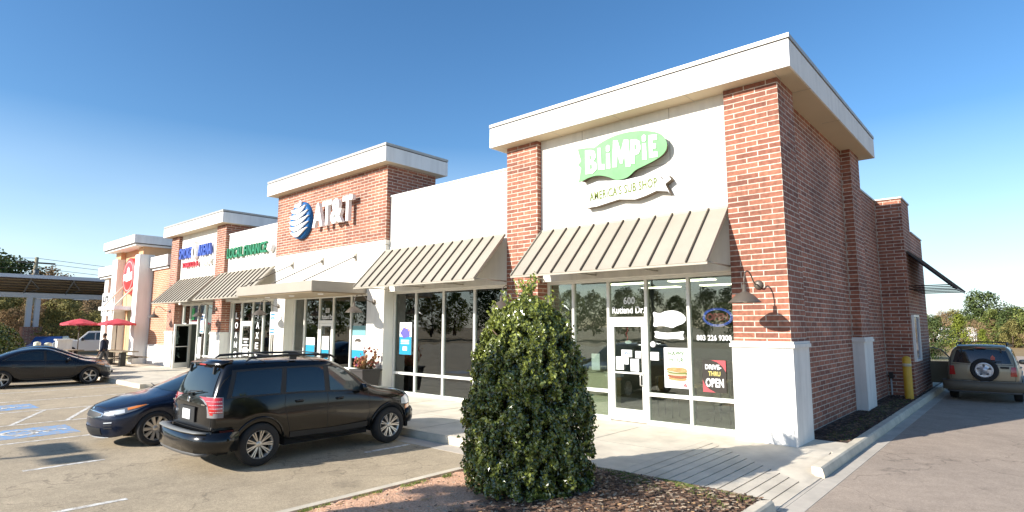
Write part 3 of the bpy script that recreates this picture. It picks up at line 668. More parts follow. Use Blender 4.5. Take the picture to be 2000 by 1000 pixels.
# ------------------------------------------------------------------ signs
t = thing('shop_sign', 'pale green airship shaped sandwich shop sign over a white ribbon banner', 'sign', (-3.35, .15, 4.8))
def sp(u, v, y=.05):   # sign drawn on the panel: image-like u to the right, v up, in metres round the sign's middle
    return (u, v)
body = [(-4.42, 6.12), (-4.17, 6.1), (-3.97, 6.06), (-3.75, 6.16), (-3.43, 6.23), (-3.12, 6.24), (-2.8, 6.2), (-2.53, 6.13), (-2.32, 6.03), (-2.21, 5.88), (-2.18, 5.76), (-2.22, 5.62), (-2.39, 5.51), (-2.7, 5.42), (-2.94, 5.36), (-3.04, 5.28), (-3.15, 5.22), (-3.38, 5.21), (-3.48, 5.25), (-3.61, 5.33), (-3.9, 5.42), (-4.15, 5.39), (-4.4, 5.32), (-4.33, 5.66), (-4.42, 5.74), (-4.33, 5.82)]
def smooth_poly(p, it=2, keep=()):
    for _ in range(it):
        q = []
        for i in range(len(p)):
            a, b = p[i], p[(i + 1) % len(p)]
            q += [(a[0] * .75 + b[0] * .25, a[1] * .75 + b[1] * .25), (a[0] * .25 + b[0] * .75, a[1] * .25 + b[1] * .75)]
        p = q
    return p
def smooth_open(p):
    q = [p[0]]
    for a, b in zip(p, p[1:]): q += [(a[0] * .75 + b[0] * .25, a[1] * .75 + b[1] * .25), (a[0] * .25 + b[0] * .75, a[1] * .25 + b[1] * .75)]
    return q + [p[-1]]
body_s = body[:2] + smooth_open(smooth_open(body[2:22])) + body[22:]
def grow(p, k):
    cx_ = sum(a[0] for a in p) / len(p); cz = sum(a[1] for a in p) / len(p)
    out = []
    for i in range(len(p)):
        a = Vector(p[i - 1]); b = Vector(p[(i + 1) % len(p)]); d = (b - a); nn = Vector((d.y, -d.x)).normalized()
        out.append((p[i][0] - nn.x * k, p[i][1] - nn.y * k))
    return out
def area(p): return sum(p[i - 1][0] * p[i][1] - p[i][0] * p[i - 1][1] for i in range(len(p)))
sg = 1 if area(body_s) > 0 else -1
M_SGREEN = mat('sign_green', (.20, .40, .20), .95, spec=.05, noise=(2.5, .12)); M_SIGNW = mat('sign_white', (.86, .86, .84), .9, spec=.1)
M_RET = mat('sign_return', (.17, .13, .09), .7)
mb = MB(); mb.poly(grow(body_s, .06 * sg), -.03, .149, 0)
o = obj('sign_backing', mb, [M_SIGNW, M_RET], t)
for p in o.data.polygons:
    if abs(p.normal.y) < .5: p.material_index = 1
mb = MB(); mb.poly(body_s, -.045, -.031, 0); obj('airship_face', mb, M_SGREEN, t)
ban = [(-4.35, 5.20), (-3.89, 5.28), (-3.62, 5.24), (-3.21, 5.19), (-2.79, 5.21), (-2.57, 5.24), (-2.43, 5.16), (-2.31, 5.05), (-2.19, 5.12), (-2.14, 5.03), (-2.27, 4.95), (-2.17, 4.73), (-2.21, 4.79), (-2.47, 4.84), (-2.73, 4.77), (-2.97, 4.73), (-3.37, 4.79), (-3.93, 4.71), (-4.23, 4.71), (-4.14, 4.89), (-4.28, 5.05)]
mb = MB(); mb.poly(ban, -.018, .148, 0)
o = obj('ribbon_banner', mb, [M_SIGNW, M_RET], t)
for p in o.data.polygons:
    if abs(p.normal.y) < .5: p.material_index = 1
# hand-cut capitals, drawn in a unit box
GL = {
 'B': [[(0, 0), (.62, .02), (.95, .2), (.92, .42), (.68, .53), (.88, .68), (.82, .93), (.5, 1), (0, 1)]], 'L': [[(0, 0), (.85, 0), (.85, .24), (.42, .24), (.38, 1), (0, 1)]],
 'i': [[(.05, 0), (.75, 0), (.70, .66), (.10, .66)], [(.08, .76), (.4, .72), (.72, .78), (.72, .96), (.4, 1.02), (.08, .95)]],
 'M': [[(0, 0), (.26, 0), (.30, .5), (.45, .12), (.58, .12), (.70, .5), (.76, 0), (1.03, 0), (.93, 1), (.68, 1), (.51, .55), (.33, 1), (.08, 1)]],
 'P': [[(0, 0), (.36, 0), (.38, .34), (.75, .4), (.95, .62), (.85, .92), (.55, 1), (0, 1)]],
 'E': [[(0, 0), (.9, .02), (.88, .25), (.40, .24), (.40, .40), (.75, .40), (.75, .60), (.38, .60), (.38, .76), (.88, .77), (.88, 1), (0, 1)]]}
HOLES = {'B': [[(.34, .2), (.58, .22), (.56, .38), (.34, .40)], [(.34, .6), (.52, .62), (.5, .78), (.34, .8)]], 'P': [[(.36, .56), (.58, .60), (.56, .78), (.36, .79)]]}
for ch, xl, w_, h, zb_ in (('B', -4.20, .32, .56, 5.47), ('L', -3.86, .20, .50, 5.52), ('i', -3.655, .15, .53, 5.51), ('M', -3.49, .44, .60, 5.50), ('P', -3.03, .26, .53, 5.50), ('i', -2.76, .145, .54, 5.54), ('E', -2.59, .215, .49, 5.55)):
    f = lambda p: (xl + p[0] * w_, zb_ + p[1] * h - .04 * (p[0] - .3) * (w_ / .3))
    mb = MB()
    for po in GL[ch]: mb.poly([f(p) for p in po], -.060, -.046)
    lo = obj('sign_letter', mb, M_SIGNW, t)
    if ch in HOLES:
        mb = MB()
        for po in HOLES[ch]: mb.poly([f(p) for p in po], -.064, -.0605)
        obj('letter_counter', mb, M_SGREEN, lo)
M_LIME = mat('sign_lime', (.17, .21, .06), .9, spec=.1)
tgl = text_mb("AMERiCA'S SUB SHOP", .32, .006, .005, 1.08, squash=.62); w0 = max(v[0] for v in tgl.v) - min(v[0] for v in tgl.v)
sc = 1.67 / w0
mb = MB(); mb.join(tgl, lambda v: (-3.285 + v.x * sc, -.026 + v.y, 4.975 + v.z * .84 + .047 * (v.x * sc))); obj('banner_lettering', mb, M_LIME, t)
# globe and letters on the second block
t = thing('globe_sign', 'white striped globe emblem and large white channel letters on the brick block', 'sign', (-15.3, 0, 5.2))
mb = MB(); R_ = .70; gx, gz, gy = -16.86, 5.93, -.17
mb.lathe([(0, gy), (.35, gy), (.60, gy + .0), (.70, gy + .03), (.70, -.001)], (gx, 0, gz), axis='y', n=40)
obj('globe_body', mb, mat('globe_blue', (.015, .12, .33), .5, spec=.2), t)
gl = MB(); nb = 6
for b_ in range(nb):
    zc = .56 - b_ * .215; th = .172 if b_ else .15
    vs_ = []; n = 24; fs = []
    for i in range(n + 1):
        s = -1 + 2 * i / n
        zmid = zc + .17 * s * s * (1 if True else 0) - .03 + .05 * s
        half = th / 2 * max(.12, (1 - abs(s) ** 2.2))
        zl, zu = zmid - half, zmid + half
        def clampx(z): return math.sqrt(max(0, .70 ** 2 - min(.7, abs(z)) ** 2))
        xx = s * clampx(zmid) * .985
        r2 = min(1, (xx * xx + zmid * zmid) / .49); y = gy - .015 - .10 * math.sqrt(max(0, 1 - r2))
        vs_ += [(gx + xx, y, gz + zl), (gx + xx, y, gz + zu), (gx + xx, y + .05, gz + zl), (gx + xx, y + .05, gz + zu)]
        if i: a = (i - 1) * 4; fs += [(a, a + 4, a + 5, a + 1), (a + 2, a + 6, a + 7, a + 3), (a, a + 4, a + 6, a + 2), (a + 1, a + 5, a + 7, a + 3)]
    gl.add(vs_, fs)
obj('globe_stripe', gl, M_SIGNW, t)
x = -15.86 + .12
for ch, w_ in (('A', .66), ('T', .56), ('&', .70), ('T', .56)):
    l = text_mb(ch, 1.18, .13, .035); xs_ = [v[0] for v in l.v]; zs_ = [v[2] for v in l.v]; x0_, x1_, z0_, z1_ = min(xs_), max(xs_), min(zs_), max(zs_)
    mb = MB(); mb.join(l, lambda v: (x + (v.x - x0_) / (x1_ - x0_) * w_, -.20 + v.y, 5.50 + (v.z - z0_) / (z1_ - z0_) * .86))
    o = obj('channel_letter', mb, M_SIGNW, t); x += w_ - .02 + (.04 if ch == '&' else 0)
def letters(t, txt, xa, xb, z0, z1, y, m, depth=.08, bold=.02, part='channel_letter', curve=0, per=True):
    l = text_mb(txt, 1, depth, bold, 1.06); xs_ = [v[0] for v in l.v]; zs_ = [v[2] for v in l.v]
    X0, X1, Z0, Z1 = min(xs_), max(xs_), min(zs_), max(zs_)
    fn = lambda v: (xa + (v.x - X0) / (X1 - X0) * (xb - xa), y + v.y, z0 + (v.z - Z0) / (Z1 - Z0) * (z1 - z0) + curve * math.sin(PI * (v.x - X0) / (X1 - X0)))
    if not per: mb = MB(); mb.join(l, fn); return obj(part, mb, m, t)
    # split into loose letters: one part per glyph by linked faces along x
    bm = bmesh.new(); vv = [bm.verts.new(fn(Vector(v))) for v in l.v]
    for f in l.f:
        try: bm.faces.new([vv[i] for i in f])
        except ValueError: pass
    seen = set(); isl = []
    for v in bm.verts:
        if v in seen: continue
        st = [v]; seen.add(v); g_ = []
        while st:
            q = st.pop(); g_.append(q)
            for e in q.link_edges:
                w2 = e.other_vert(q)
                if w2 not in seen: seen.add(w2); st.append(w2)
        isl.append(g_)
    isl = [g_ for g_ in isl if len(g_) > 3]
    iv = [[min(v.co.x for v in g_), max(v.co.x for v in g_), g_] for g_ in isl]; iv.sort(key=lambda q: q[0]); gr = []
    for a, b, g_ in iv:
        if gr and a < gr[-1][1] - .35 * (b - a): gr[-1][1] = max(gr[-1][1], b); gr[-1][2] += g_
        else: gr.append([a, b, list(g_)])
    for a, b, g_ in gr:
        ids = {v: i for i, v in enumerate(g_)}; mb = MB(); fs = {f for v in g_ for f in v.link_faces}
        mb.add([v.co for v in g_], [tuple(ids[v] for v in f.verts) for f in fs]); obj(part, mb, m, t)
    bm.free()
t = thing('finance_sign', 'green channel letters with a small round seal on the white wall', 'sign', (-21.6, .15, 4.95))
M_GRN = mat('letter_green', (.02, .20, .09), .4)
letters(t, 'LOCAL FINANCE', -23.45, -19.75, 5.0, 5.46, .06, M_GRN, .09, .025)
mb = MB(); mb.lathe([(0, -.02), (.17, -.02), (.19, 0), (.19, .145)], (-19.42, 0, 5.18), axis='y', n=20); obj('round_seal', mb, M_SIGNW, t)
t = thing('smoke_shop_sign', 'blue and red channel letters around a white flame shaped badge on the white panel', 'sign', (-27.3, .15, 4.8))
M_LB = mat('letter_blue', (.05, .10, .42), .4); M_LR = mat('letter_red', (.62, .05, .07), .4)
letters(t, 'SMOKE', -29.15, -27.55, 5.38, 5.93, .05, M_LB, .1, .03)
letters(t, 'ARENA', -26.75, -25.2, 5.38, 5.93, .05, M_LB, .1, .03)
letters(t, 'TOBACCO', -28.7, -27.15, 4.92, 5.18, .05, M_LR, .08, .02)
letters(t, '&', -26.95, -26.72, 4.92, 5.18, .05, M_LR, .08, .02)
letters(t, 'VAPE', -26.3, -25.2, 4.90, 5.2, .05, M_SIGNW, .08, .03)
mb = MB(); mb.poly(smooth_poly([(-27.4, 5.3), (-27.0, 5.3), (-26.88, 5.6), (-27.0, 5.95), (-27.12, 6.05), (-27.16, 6.2), (-27.24, 6.05), (-27.42, 5.9), (-27.5, 5.6)], 2), -.02, .148); o = obj('flame_badge', mb, M_SIGNW, t)
mb = MB(); mb.poly(smooth_poly([(-27.32, 5.42), (-27.1, 5.42), (-27.08, 5.7), (-27.18, 5.9), (-27.32, 5.7)], 2), -.03, -.021); obj('badge_mark', mb, M_LAMP, o)
t = thing('round_red_sign', 'round red sign with a white band, high between the portal legs', 'sign', (-35.6, -.15, 4.0))
mb = MB(); mb.lathe([(0, -.12), (.98, -.12), (1.05, -.08), (1.05, .14)], (-35.62, -.3, 4.88), axis='y', n=48); obj('sign_disc', mb, mat('sign_red', (.60, .035, .035), .4), t)
mb = MB(); mb.lathe([(.80, -.002), (.84, -.012), (.88, -.002)], (-35.62, -.422, 4.88), axis='y', n=48); obj('sign_ring', mb, mat('pale_red', (.75, .3, .28), .5), t)
mb = MB(); mb.poly([(-36.38, 4.62), (-35.9, 4.66), (-35.9, 4.56), (-35.4, 4.6), (-34.9, 4.66), (-34.9, 5.12), (-35.35, 5.06), (-35.4, 5.3), (-35.62, 5.42), (-35.8, 5.26), (-35.82, 5.02), (-36.38, 5.0)], -.445, -.421); obj('white_band', mb, M_SIGNW, t)
t = thing('banner_sign', 'small white banner with two lines of black writing on the brick beside the portal', 'sign', (-38.9, -.6, 2.6))
mb = MB(); mb.box(-39.6, -37.5, -.62, -.58, 2.65, 4.0); obj('banner_cloth', mb, M_WHITE, t)
for row_, z in enumerate((3.45, 2.85)):
    for k, w_ in enumerate((.28, .36, .24) if row_ == 0 else (.16, .34, .26, .30)):
        x0 = -39.35 + k * .44 + .04 * row_; mb = MB()
        mb.box(x0, x0 + .08, -.645, -.621, z, z + .38); mb.box(x0 + .081, x0 + w_, -.645, -.621, z + (.28 if k % 2 else .02), z + (.37 if k % 2 else .12)); obj('writing', mb, M_BLACK, t)
# ------------------------------------------------------------------ things on the glass
def notice(name, label, cat, x0, x1, z0, z1, y=.405, m=M_WHITE, items=(), tilt=0, group=None):
    t = thing(name, label, cat, ((x0 + x1) / 2, y, z0), group=group)
    mb = MB(); mb.box(x0, x1, y - .004, y + .004, z0, z1); obj('sheet', mb, m, t)
    for nm, fn, mm in items:
        b = MB(); fn(b); obj(nm, b, mm, t)
    return t
def tx(mb, txt, xa, xb, z0, z1, y, bold=.02):
    l = text_mb(txt, 1, .003, bold, 1.04); xs_ = [v[0] for v in l.v]; zs_ = [v[2] for v in l.v]; X0, X1, Z0, Z1 = min(xs_), max(xs_), min(zs_), max(zs_)
    mb.join(l, lambda v: (xa + (v.x - X0) / (X1 - X0) * (xb - xa), y + v.y, z0 + (v.z - Z0) / (Z1 - Z0) * (z1 - z0)))
def lettering(name, label, lines, m=M_WHITE, y=.412, cat='window lettering'):
    t = thing(name, label, cat, ((lines[0][1] + lines[0][2]) / 2, y, lines[-1][3]))
    for i, (s, a, b, c_, d_) in enumerate(lines): mb = MB(); tx(mb, s, a, b, c_, d_, y); obj('writing', mb, m, t)
    return t
lettering('address_lettering', 'white street number and street name on the glass above the corner shop door', [('600', -3.56, -3.28, 2.52, 2.68), ('Rutland Dr.', -3.85, -3.05, 2.32, 2.47)])
lettering('phone_lettering', 'white phone number in the rightmost shop window', [('803 226 9300', -1.90, -1.20, 1.76, 1.87)])
bl_ = [(-2.86, 2.36), (-2.70, 2.30), (-2.55, 2.36), (-2.35, 2.37), (-2.18, 2.30), (-2.10, 2.20), (-2.16, 2.10), (-2.32, 2.05), (-2.42, 2.0), (-2.55, 2.04), (-2.7, 2.05), (-2.86, 2.02), (-2.82, 2.18)]
t = thing('airship_decal', 'white airship and ribbon decal on the window right of the door', 'decal', (-2.5, .41, 1.8))
mb = MB(); mb.poly(smooth_poly(bl_, 1), .406, .412); obj('airship_shape', mb, M_WHITE, t)
mb = MB(); mb.poly(smooth_poly([(-2.84, 1.95), (-2.6, 1.90), (-2.3, 1.92), (-2.15, 1.95), (-2.20, 1.86), (-2.15, 1.76), (-2.35, 1.79), (-2.6, 1.77), (-2.84, 1.80), (-2.80, 1.88)], 1), .406, .412); obj('ribbon_shape', mb, M_WHITE, t)
# neon sign
t = thing('neon_sign', 'oval blue and pink neon OPEN sign hanging inside the right window', 'neon sign', (-1.52, .6, 2.0))
M_NB = mat('neon_blue', (.1, .15, .5), .4, emit=(.10, .20, 1.0), es=.55); M_NP = mat('neon_pink', (.4, .1, .1), .4, emit=(.8, .22, .25), es=.35)
mb = MB(); ring = [(-1.52 + .27 * math.cos(a), .56, 2.22 + .155 * math.sin(a)) for a in [i * PI / 20 for i in range(41)]]; mb.tube(ring, .010, 6); obj('neon_ring', mb, M_NB, t)
mb = MB(); ring = [(-1.52 + .30 * math.cos(a), .565, 2.22 + .18 * math.sin(a)) for a in [i * PI / 20 for i in range(41)]]; mb.tube(ring, .006, 6); obj('neon_ring', mb, M_NB, t)
c_ = bpy.data.curves.new('neon_tube', 'FONT'); c_.body = 'OPEN'; c_.size = .20; c_.fill_mode = 'NONE'; c_.bevel_depth = .0045; c_.align_x = 'CENTER'; c_.align_y = 'CENTER'; c_.bevel_resolution = 1
o = bpy.data.objects.new('neon_text', c_); S.collection.objects.link(o); me = bpy.data.meshes.new_from_object(o.evaluated_get(bpy.context.evaluated_depsgraph_get())); bpy.data.objects.remove(o)
mb = MB(); mb.add([(-1.52 + v.co.x * .85, .56 - v.co.z, 2.22 + v.co.y * .95) for v in me.vertices], [tuple(p.vertices) for p in me.polygons], 0, True); obj('neon_text', mb, M_NP, t)
M_BUN = mat('bun', (.36, .24, .11), .9, spec=.05, noise=(20, .35)); M_MEAT = mat('meat', (.26, .10, .06), .9, spec=.05, noise=(60, .6)); M_LETT = mat('lettuce', (.16, .18, .06), .9, spec=.05, noise=(60, .6)); M_CHEESE = mat('cheese', (.42, .36, .25), .9, spec=.05); M_GRN2 = mat('poster_green', (.04, .12, .02), .9, spec=.1); M_DRED = mat('price_red', (.32, .03, .04), .9, spec=.1)
def blobs(pts): return lambda b, pts=pts: b.poly(smooth_poly(pts, 2), .3935, .3965)
def blobs2(pts, d): return lambda b: b.poly(smooth_poly(pts, 2), .3935 - d, .3965 - d)
notice('food_poster', 'white poster with a long sandwich and a red price, right of the door', 'poster', -2.62, -2.08, .79, 1.60, items=[
    ('heading', lambda b: (tx(b, 'HAPPY', -2.52, -2.17, 1.44, 1.53, .398), tx(b, 'H', -2.50, -2.43, 1.31, 1.40, .398), tx(b, 'UR', -2.33, -2.19, 1.31, 1.40, .398)), M_GRN2),
    ('smile', lambda b: b.tube([(-2.42, .397, 1.37), (-2.40, .397, 1.32), (-2.38, .397, 1.31), (-2.355, .397, 1.33), (-2.345, .397, 1.37)], .004, 5), M_BLACK),
    ('bun_top', blobs([(-2.57, 1.12), (-2.57, 1.18), (-2.48, 1.205), (-2.3, 1.21), (-2.16, 1.20), (-2.12, 1.16), (-2.12, 1.10)]), M_BUN),
    ('filling', blobs2([(-2.57, 1.13), (-2.45, 1.105), (-2.3, 1.10), (-2.115, 1.12), (-2.11, 1.07), (-2.25, 1.06), (-2.4, 1.07), (-2.55, 1.09)], .004), M_LETT),
    ('cheese_layer', blobs2([(-2.56, 1.09), (-2.35, 1.065), (-2.12, 1.08), (-2.13, 1.045), (-2.35, 1.035), (-2.54, 1.05)], .008), M_CHEESE),
    ('sliced_meat', blobs2([(-2.56, 1.06), (-2.4, 1.035), (-2.25, 1.04), (-2.12, 1.05), (-2.13, 1.0), (-2.3, .985), (-2.52, 1.0)], .011), M_MEAT),
    ('bun_bottom', blobs2([(-2.55, 1.01), (-2.4, .985), (-2.25, .98), (-2.12, 1.0), (-2.15, .945), (-2.3, .935), (-2.52, .95)], .004), M_BUN),
    ('price', lambda b: (tx(b, '6', -2.20, -2.13, .82, .90, .398, .03), tx(b, '$', -2.235, -2.21, .86, .895, .398)), M_DRED),
    ('small_print', lambda b: (b.box(-2.55, -2.49, .398, .3995, .855, .86), b.box(-2.55, -2.49, .398, .3995, .835, .84)), M_BLACK)])
M_PBLK = mat('poster_black', (.05, .045, .04), .9, spec=.1); M_PRED = mat('poster_red', (.45, .09, .10), .9, spec=.1); M_YEL = mat('poster_yellow', (.55, .48, .16), .9, spec=.1)
notice('drive_through_poster', 'black poster with red corners and the words DRIVE-THRU OPEN', 'poster', -1.80, -1.33, .76, 1.38, m=M_PBLK, items=[
    ('red_corner', lambda b: (b.poly([(-1.62, 1.38), (-1.33, 1.38), (-1.33, 1.16), (-1.40, 1.27), (-1.50, 1.345)], .3985, .4005), b.poly([(-1.80, .76), (-1.55, .76), (-1.68, .82), (-1.76, .90), (-1.80, 1.0)], .3985, .4005)), M_PRED),
    ('writing', lambda b: (tx(b, 'DRIVE-', -1.74, -1.42, 1.20, 1.295, .397, .03), tx(b, 'OPEN', -1.74, -1.38, .86, 1.03, .397, .03)), M_WHITE),
    ('writing', lambda b: tx(b, 'THRU', -1.68, -1.44, 1.075, 1.165, .397, .03), M_YEL)])
notice('open_sign', 'small white sign reading OPEN taped to the glass door', 'sign', -3.62, -3.36, 1.38, 1.53, y=.382, items=[('writing', lambda b: tx(b, 'OPEN', -3.59, -3.39, 1.41, 1.50, .375), mat('sign_blue', (.05, .12, .30), .5))])
for k, (a, b, c_, d_, lab) in enumerate(((-3.76, -3.57, 1.10, 1.38, 'large white notice low on the left of the glass door'), (-3.40, -3.20, 1.08, 1.34, 'white notice with red print on the right of the glass door'), (-3.28, -3.15, 1.36, 1.51, 'small white notice beside the OPEN sign on the door'), (-3.55, -3.45, 1.22, 1.37, 'narrow white notice under the OPEN sign'))):
    notice('paper_notice', lab, 'notice', a, b, c_, d_, y=.384, group='paper notices on the corner shop door')
notice('paper_notice', 'white notice on the window just right of the door', 'notice', -2.93, -2.74, 1.33, 1.50)
notice('paper_notice', 'white notice above the bin in the window left of the door', 'notice', -4.46, -4.24, 1.05, 1.42, y=.47)
t = rebase(obj('round_sticker', (lambda m: (m.lathe([(0, .404), (.062, .404), (.062, .409)], (-2.87, 0, 1.66), axis='y', n=18), m)[1])(MB()), M_WHITE)); tag(t, 'round white sticker on the window right of the door', 'sticker')
t = thing('hanging_decoration', 'red string and small white cloud hanging inside the door glass', 'decoration', (-3.5, .45, 1.6))
mb = MB(); mb.tube([(-3.52, .46, 2.03), (-3.49, .46, 1.95), (-3.54, .46, 1.88), (-3.50, .46, 1.80), (-3.52, .46, 1.72)], .014, 6); obj('red_string', mb, M_PRED, t)
mb = MB(); mb.poly(smooth_poly([(-3.58, 1.66), (-3.44, 1.66), (-3.40, 1.70), (-3.47, 1.74), (-3.55, 1.74)], 1), .455, .465); obj('white_cloud', mb, M_WHITE, t)
t = thing('waste_cabinet', 'beige waste cabinet with a tray top inside the window left of the door', 'bin', (-4.4, .9, 0))
mb = MB(); mb.box(-4.86, -4.12, .60, 1.15, .02, .98); obj('cabinet_body', mb, mat('beige_laminate', (.55, .50, .36), .5, noise=(3, .06)), t)
mb = MB(); mb.box(-4.90, -4.08, .57, 1.18, .981, 1.02); mb.box(-4.70, -4.25, .70, 1.05, 1.021, 1.11); obj('cabinet_top', mb, mat('beige_top', (.42, .40, .30), .5), t, bevel=.008)
# posters of the other shops
M_PCY = mat('poster_cyan', (.03, .25, .40), .9, spec=.1)
def two_tone(x0, x1, z0, z1, lab, split=.35, extra=()):
    return notice('window_poster', lab, 'poster', x0, x1, z0, z1, items=[('blue_field', lambda b: b.box(x0 + .001, x1 - .001, .3985, .4005, z0 + .001, z0 + (z1 - z0) * split), M_PCY)] + list(extra))
px0 = -11.47
two_tone(-11.45, -10.88, 1.18, 2.15, 'tall cyan poster with a violet flower in the window right of the pot', .55, [
    ('picture', lambda b: [b.poly(smooth_poly([(-11.17 + .2 * math.cos(a) * (1 + .4 * (k % 2)), 1.83 + .13 * math.sin(a) * (1 + .5 * (k % 2))) for k, a in enumerate([i * PI / 5 for i in range(10)])], 1), .396, .398)], mat('petal_violet', (.09, .08, .32), .6)),
    ('picture', lambda b: [b.poly(smooth_poly([(x_, z_), (x_ + .09, z_ + .02), (x_ + .05, z_ + .12)], 2), .394, .396) for x_, z_ in ((-11.4, 1.9), (-11.2, 1.95), (-11.05, 1.88))], mat('petal_orange', (.6, .25, .12), .6)),
    ('writing', lambda b: [b.box(-11.38, -10.98, .396, .398, z_, z_ + .02) for z_ in (1.60, 1.55, 1.50)] + [b.box(-11.28, -11.08, .396, .398, 1.30, 1.42)], M_WHITE)])
two_tone(-14.0, -13.25, .98, 2.05, 'white and cyan poster in the window right of the phone shop door', .25, [('picture', lambda b: b.poly(smooth_poly([(-13.9, 1.5), (-13.8, 1.62), (-13.6, 1.64), (-13.45, 1.55), (-13.55, 1.5), (-13.7, 1.53)], 2), .396, .398), M_RIB), ('grey_field', lambda b: b.box(-13.999, -13.251, .3985, .4005, 1.72, 2.049), mat('poster_teal', (.15, .32, .34), .6))])
two_tone(-13.1, -12.72, .98, 2.05, 'cyan and white poster at the right edge of the phone shop windows', .25)
lettering('address_lettering', 'white street number and name above the phone shop door', [('610', -15.75, -15.5, 2.50, 2.68), ('Rutland Dr.', -15.98, -15.28, 2.28, 2.44)])
two_tone(-15.9, -15.45, .9, 1.68, 'white poster on the phone shop door', .4)
two_tone(-17.0, -16.4, .95, 1.62, 'white and blue poster left of the phone shop door', .6)
M_WL = M_WHITE
for s, x_, lab in (('LOANS', -22.95, 'tall white letters spelling LOANS down the window left of the finance door'), ('TAXES', -20.95, 'tall white letters spelling TAXES down the window right of the finance door')):
    t = thing('window_letters', lab, 'window lettering', (x_, .41, .5))
    for i, ch in enumerate(s): mb = MB(); tx(mb, ch, x_ - .14, x_ + .14, 2.35 - i * .42, 2.62 - i * .42, .408, .02); obj('letter', mb, M_WL, t)
t = thing('window_letters', 'white letters and opening times stacked on the finance shop door', 'window lettering', (-21.9, .38, .5))
mb = MB()
for k, w_ in enumerate((.5, .3, .55, .42, .55, .5, .5)): mb.box(-21.92 - w_ / 2, -21.92 + w_ / 2, .376, .38, 1.45 - k * .13, 1.52 - k * .13)
obj('writing', mb, M_WL, t)
notice('window_poster', 'red and yellow poster at the right of the finance shop window', 'poster', -19.6, -19.15, .9, 2.0, m=M_YEL, items=[('red_field', lambda b: b.box(-19.599, -19.151, .3985, .4005, 1.35, 1.999), M_PRED)])
for x_, z_, w_, h_, m_, lab in ((-28.95, 1.9, .45, .28, M_WHITE, 'white sticker high on the left smoke shop window'), (-26.9, .5, .35, 1.0, M_WHITE, 'tall white swirl decal right of the open door'), (-27.9, 2.35, .3, .55, mat('leaf_green', (.06, .42, .12), .6), 'green leaf neon over the open door'), (-28.9, .15, .35, .38, M_WHITE, 'white square sticker low on the leftmost smoke shop window')):
    notice('window_sticker', lab, 'sticker', x_ - w_ / 2, x_ + w_ / 2, z_, z_ + h_, m=m_)
# ------------------------------------------------------------------ vehicles
def paint(name, col, rough=.25, metal=.0, coat=.45, flake=0):
    return mat(name, col, rough, metal=metal, spec=.35, coat=coat)
M_CARGLASS = mat('tinted_car_glass', (.012, .018, .02), .04, spec=.9)
M_CARGLASS2 = mat('clear_car_glass', (.06, .085, .08), .03, spec=.9)
M_TYRE = mat('tyre_rubber', (.022, .021, .020), .85, bump=(60, .2, .003))
M_ALLOY = mat('alloy', (.62, .58, .52), .32, metal=.75)
M_TRIM = mat('black_trim', (.018, .018, .018), .55)
M_CHROME = mat('chrome', (.75, .74, .72), .12, metal=1)
M_LENS = mat('lamp_lens', (.55, .58, .60), .08, spec=.8, coat=1)
M_RED = mat('tail_lens', (.42, .012, .012), .12, coat=1)
M_AMBER = mat('amber_lens', (.65, .20, .04), .15, coat=1)
M_DARK = mat('wheel_well', (.008, .008, .008), .95)
M_PLATE = mat('plate_white', (.75, .75, .74), .6, noise=(14, .1))

def cage(name, secs, rear, front, m, parent, R=6, K=2, lv=3):
    """Half sections (bottom edge to roof centre) lofted rear to front, closed with a rear and a front cap grid, mirrored and subdivided."""
    bm = bmesh.new(); cache = {}
    def V(p, s):
        p = (p[0], p[1] * s, p[2]); k = (round(p[0], 4), round(abs(p[1]), 4) * (0 if abs(p[1]) < 1e-5 else (1 if p[1] > 0 else -1)), round(p[2], 4))
        if k not in cache: cache[k] = bm.verts.new(p)
        return cache[k]
    def F(ps, s):
        vs = []
        for p in ps:
            v = V(p, s)
            if v not in vs: vs.append(v)
        if len(vs) > 2:
            try: bm.faces.new(vs)
            except ValueError: pass
    for s in (1, -1):
        for i in range(len(secs) - 1):
            for r in range(R + K - 1): F([secs[i][r], secs[i + 1][r], secs[i + 1][r + 1], secs[i][r + 1]], s)
        for cap, sec in ((rear, secs[0]), (front, secs[-1])):
            g = [[sec[r]] + list(cap[r]) for r in range(R - 1)] + [[sec[R - 1 + k] for k in range(K + 1)]]
            for r in range(R - 1):
                for k in range(K): F([g[r][k], g[r][k + 1], g[r + 1][k + 1], g[r + 1][k]], s)
    bmesh.ops.recalc_face_normals(bm, faces=bm.faces)
    me = bpy.data.meshes.new(name); bm.to_mesh(me); bm.free(); me.materials.append(m)
    o = bpy.data.objects.new(name, me); S.collection.objects.link(o)
    md_ = o.modifiers.new('sub', 'SUBSURF'); md_.levels = lv; md_.render_levels = lv
    so = o.modifiers.new('rim', 'SOLIDIFY'); so.thickness = .03; so.offset = -1
    dg = bpy.context.evaluated_depsgraph_get(); ev = o.evaluated_get(dg); me2 = bpy.data.meshes.new_from_object(ev)
    o.modifiers.clear(); o.data = me2; bpy.data.meshes.remove(me); me2.name = name
    for p in me2.polygons: p.use_smooth = True
    bvh = BVHTree.FromPolygons([v.co.copy() for v in me2.vertices], [tuple(p.vertices) for p in me2.polygons])
    o.parent = parent
    return o, bvh

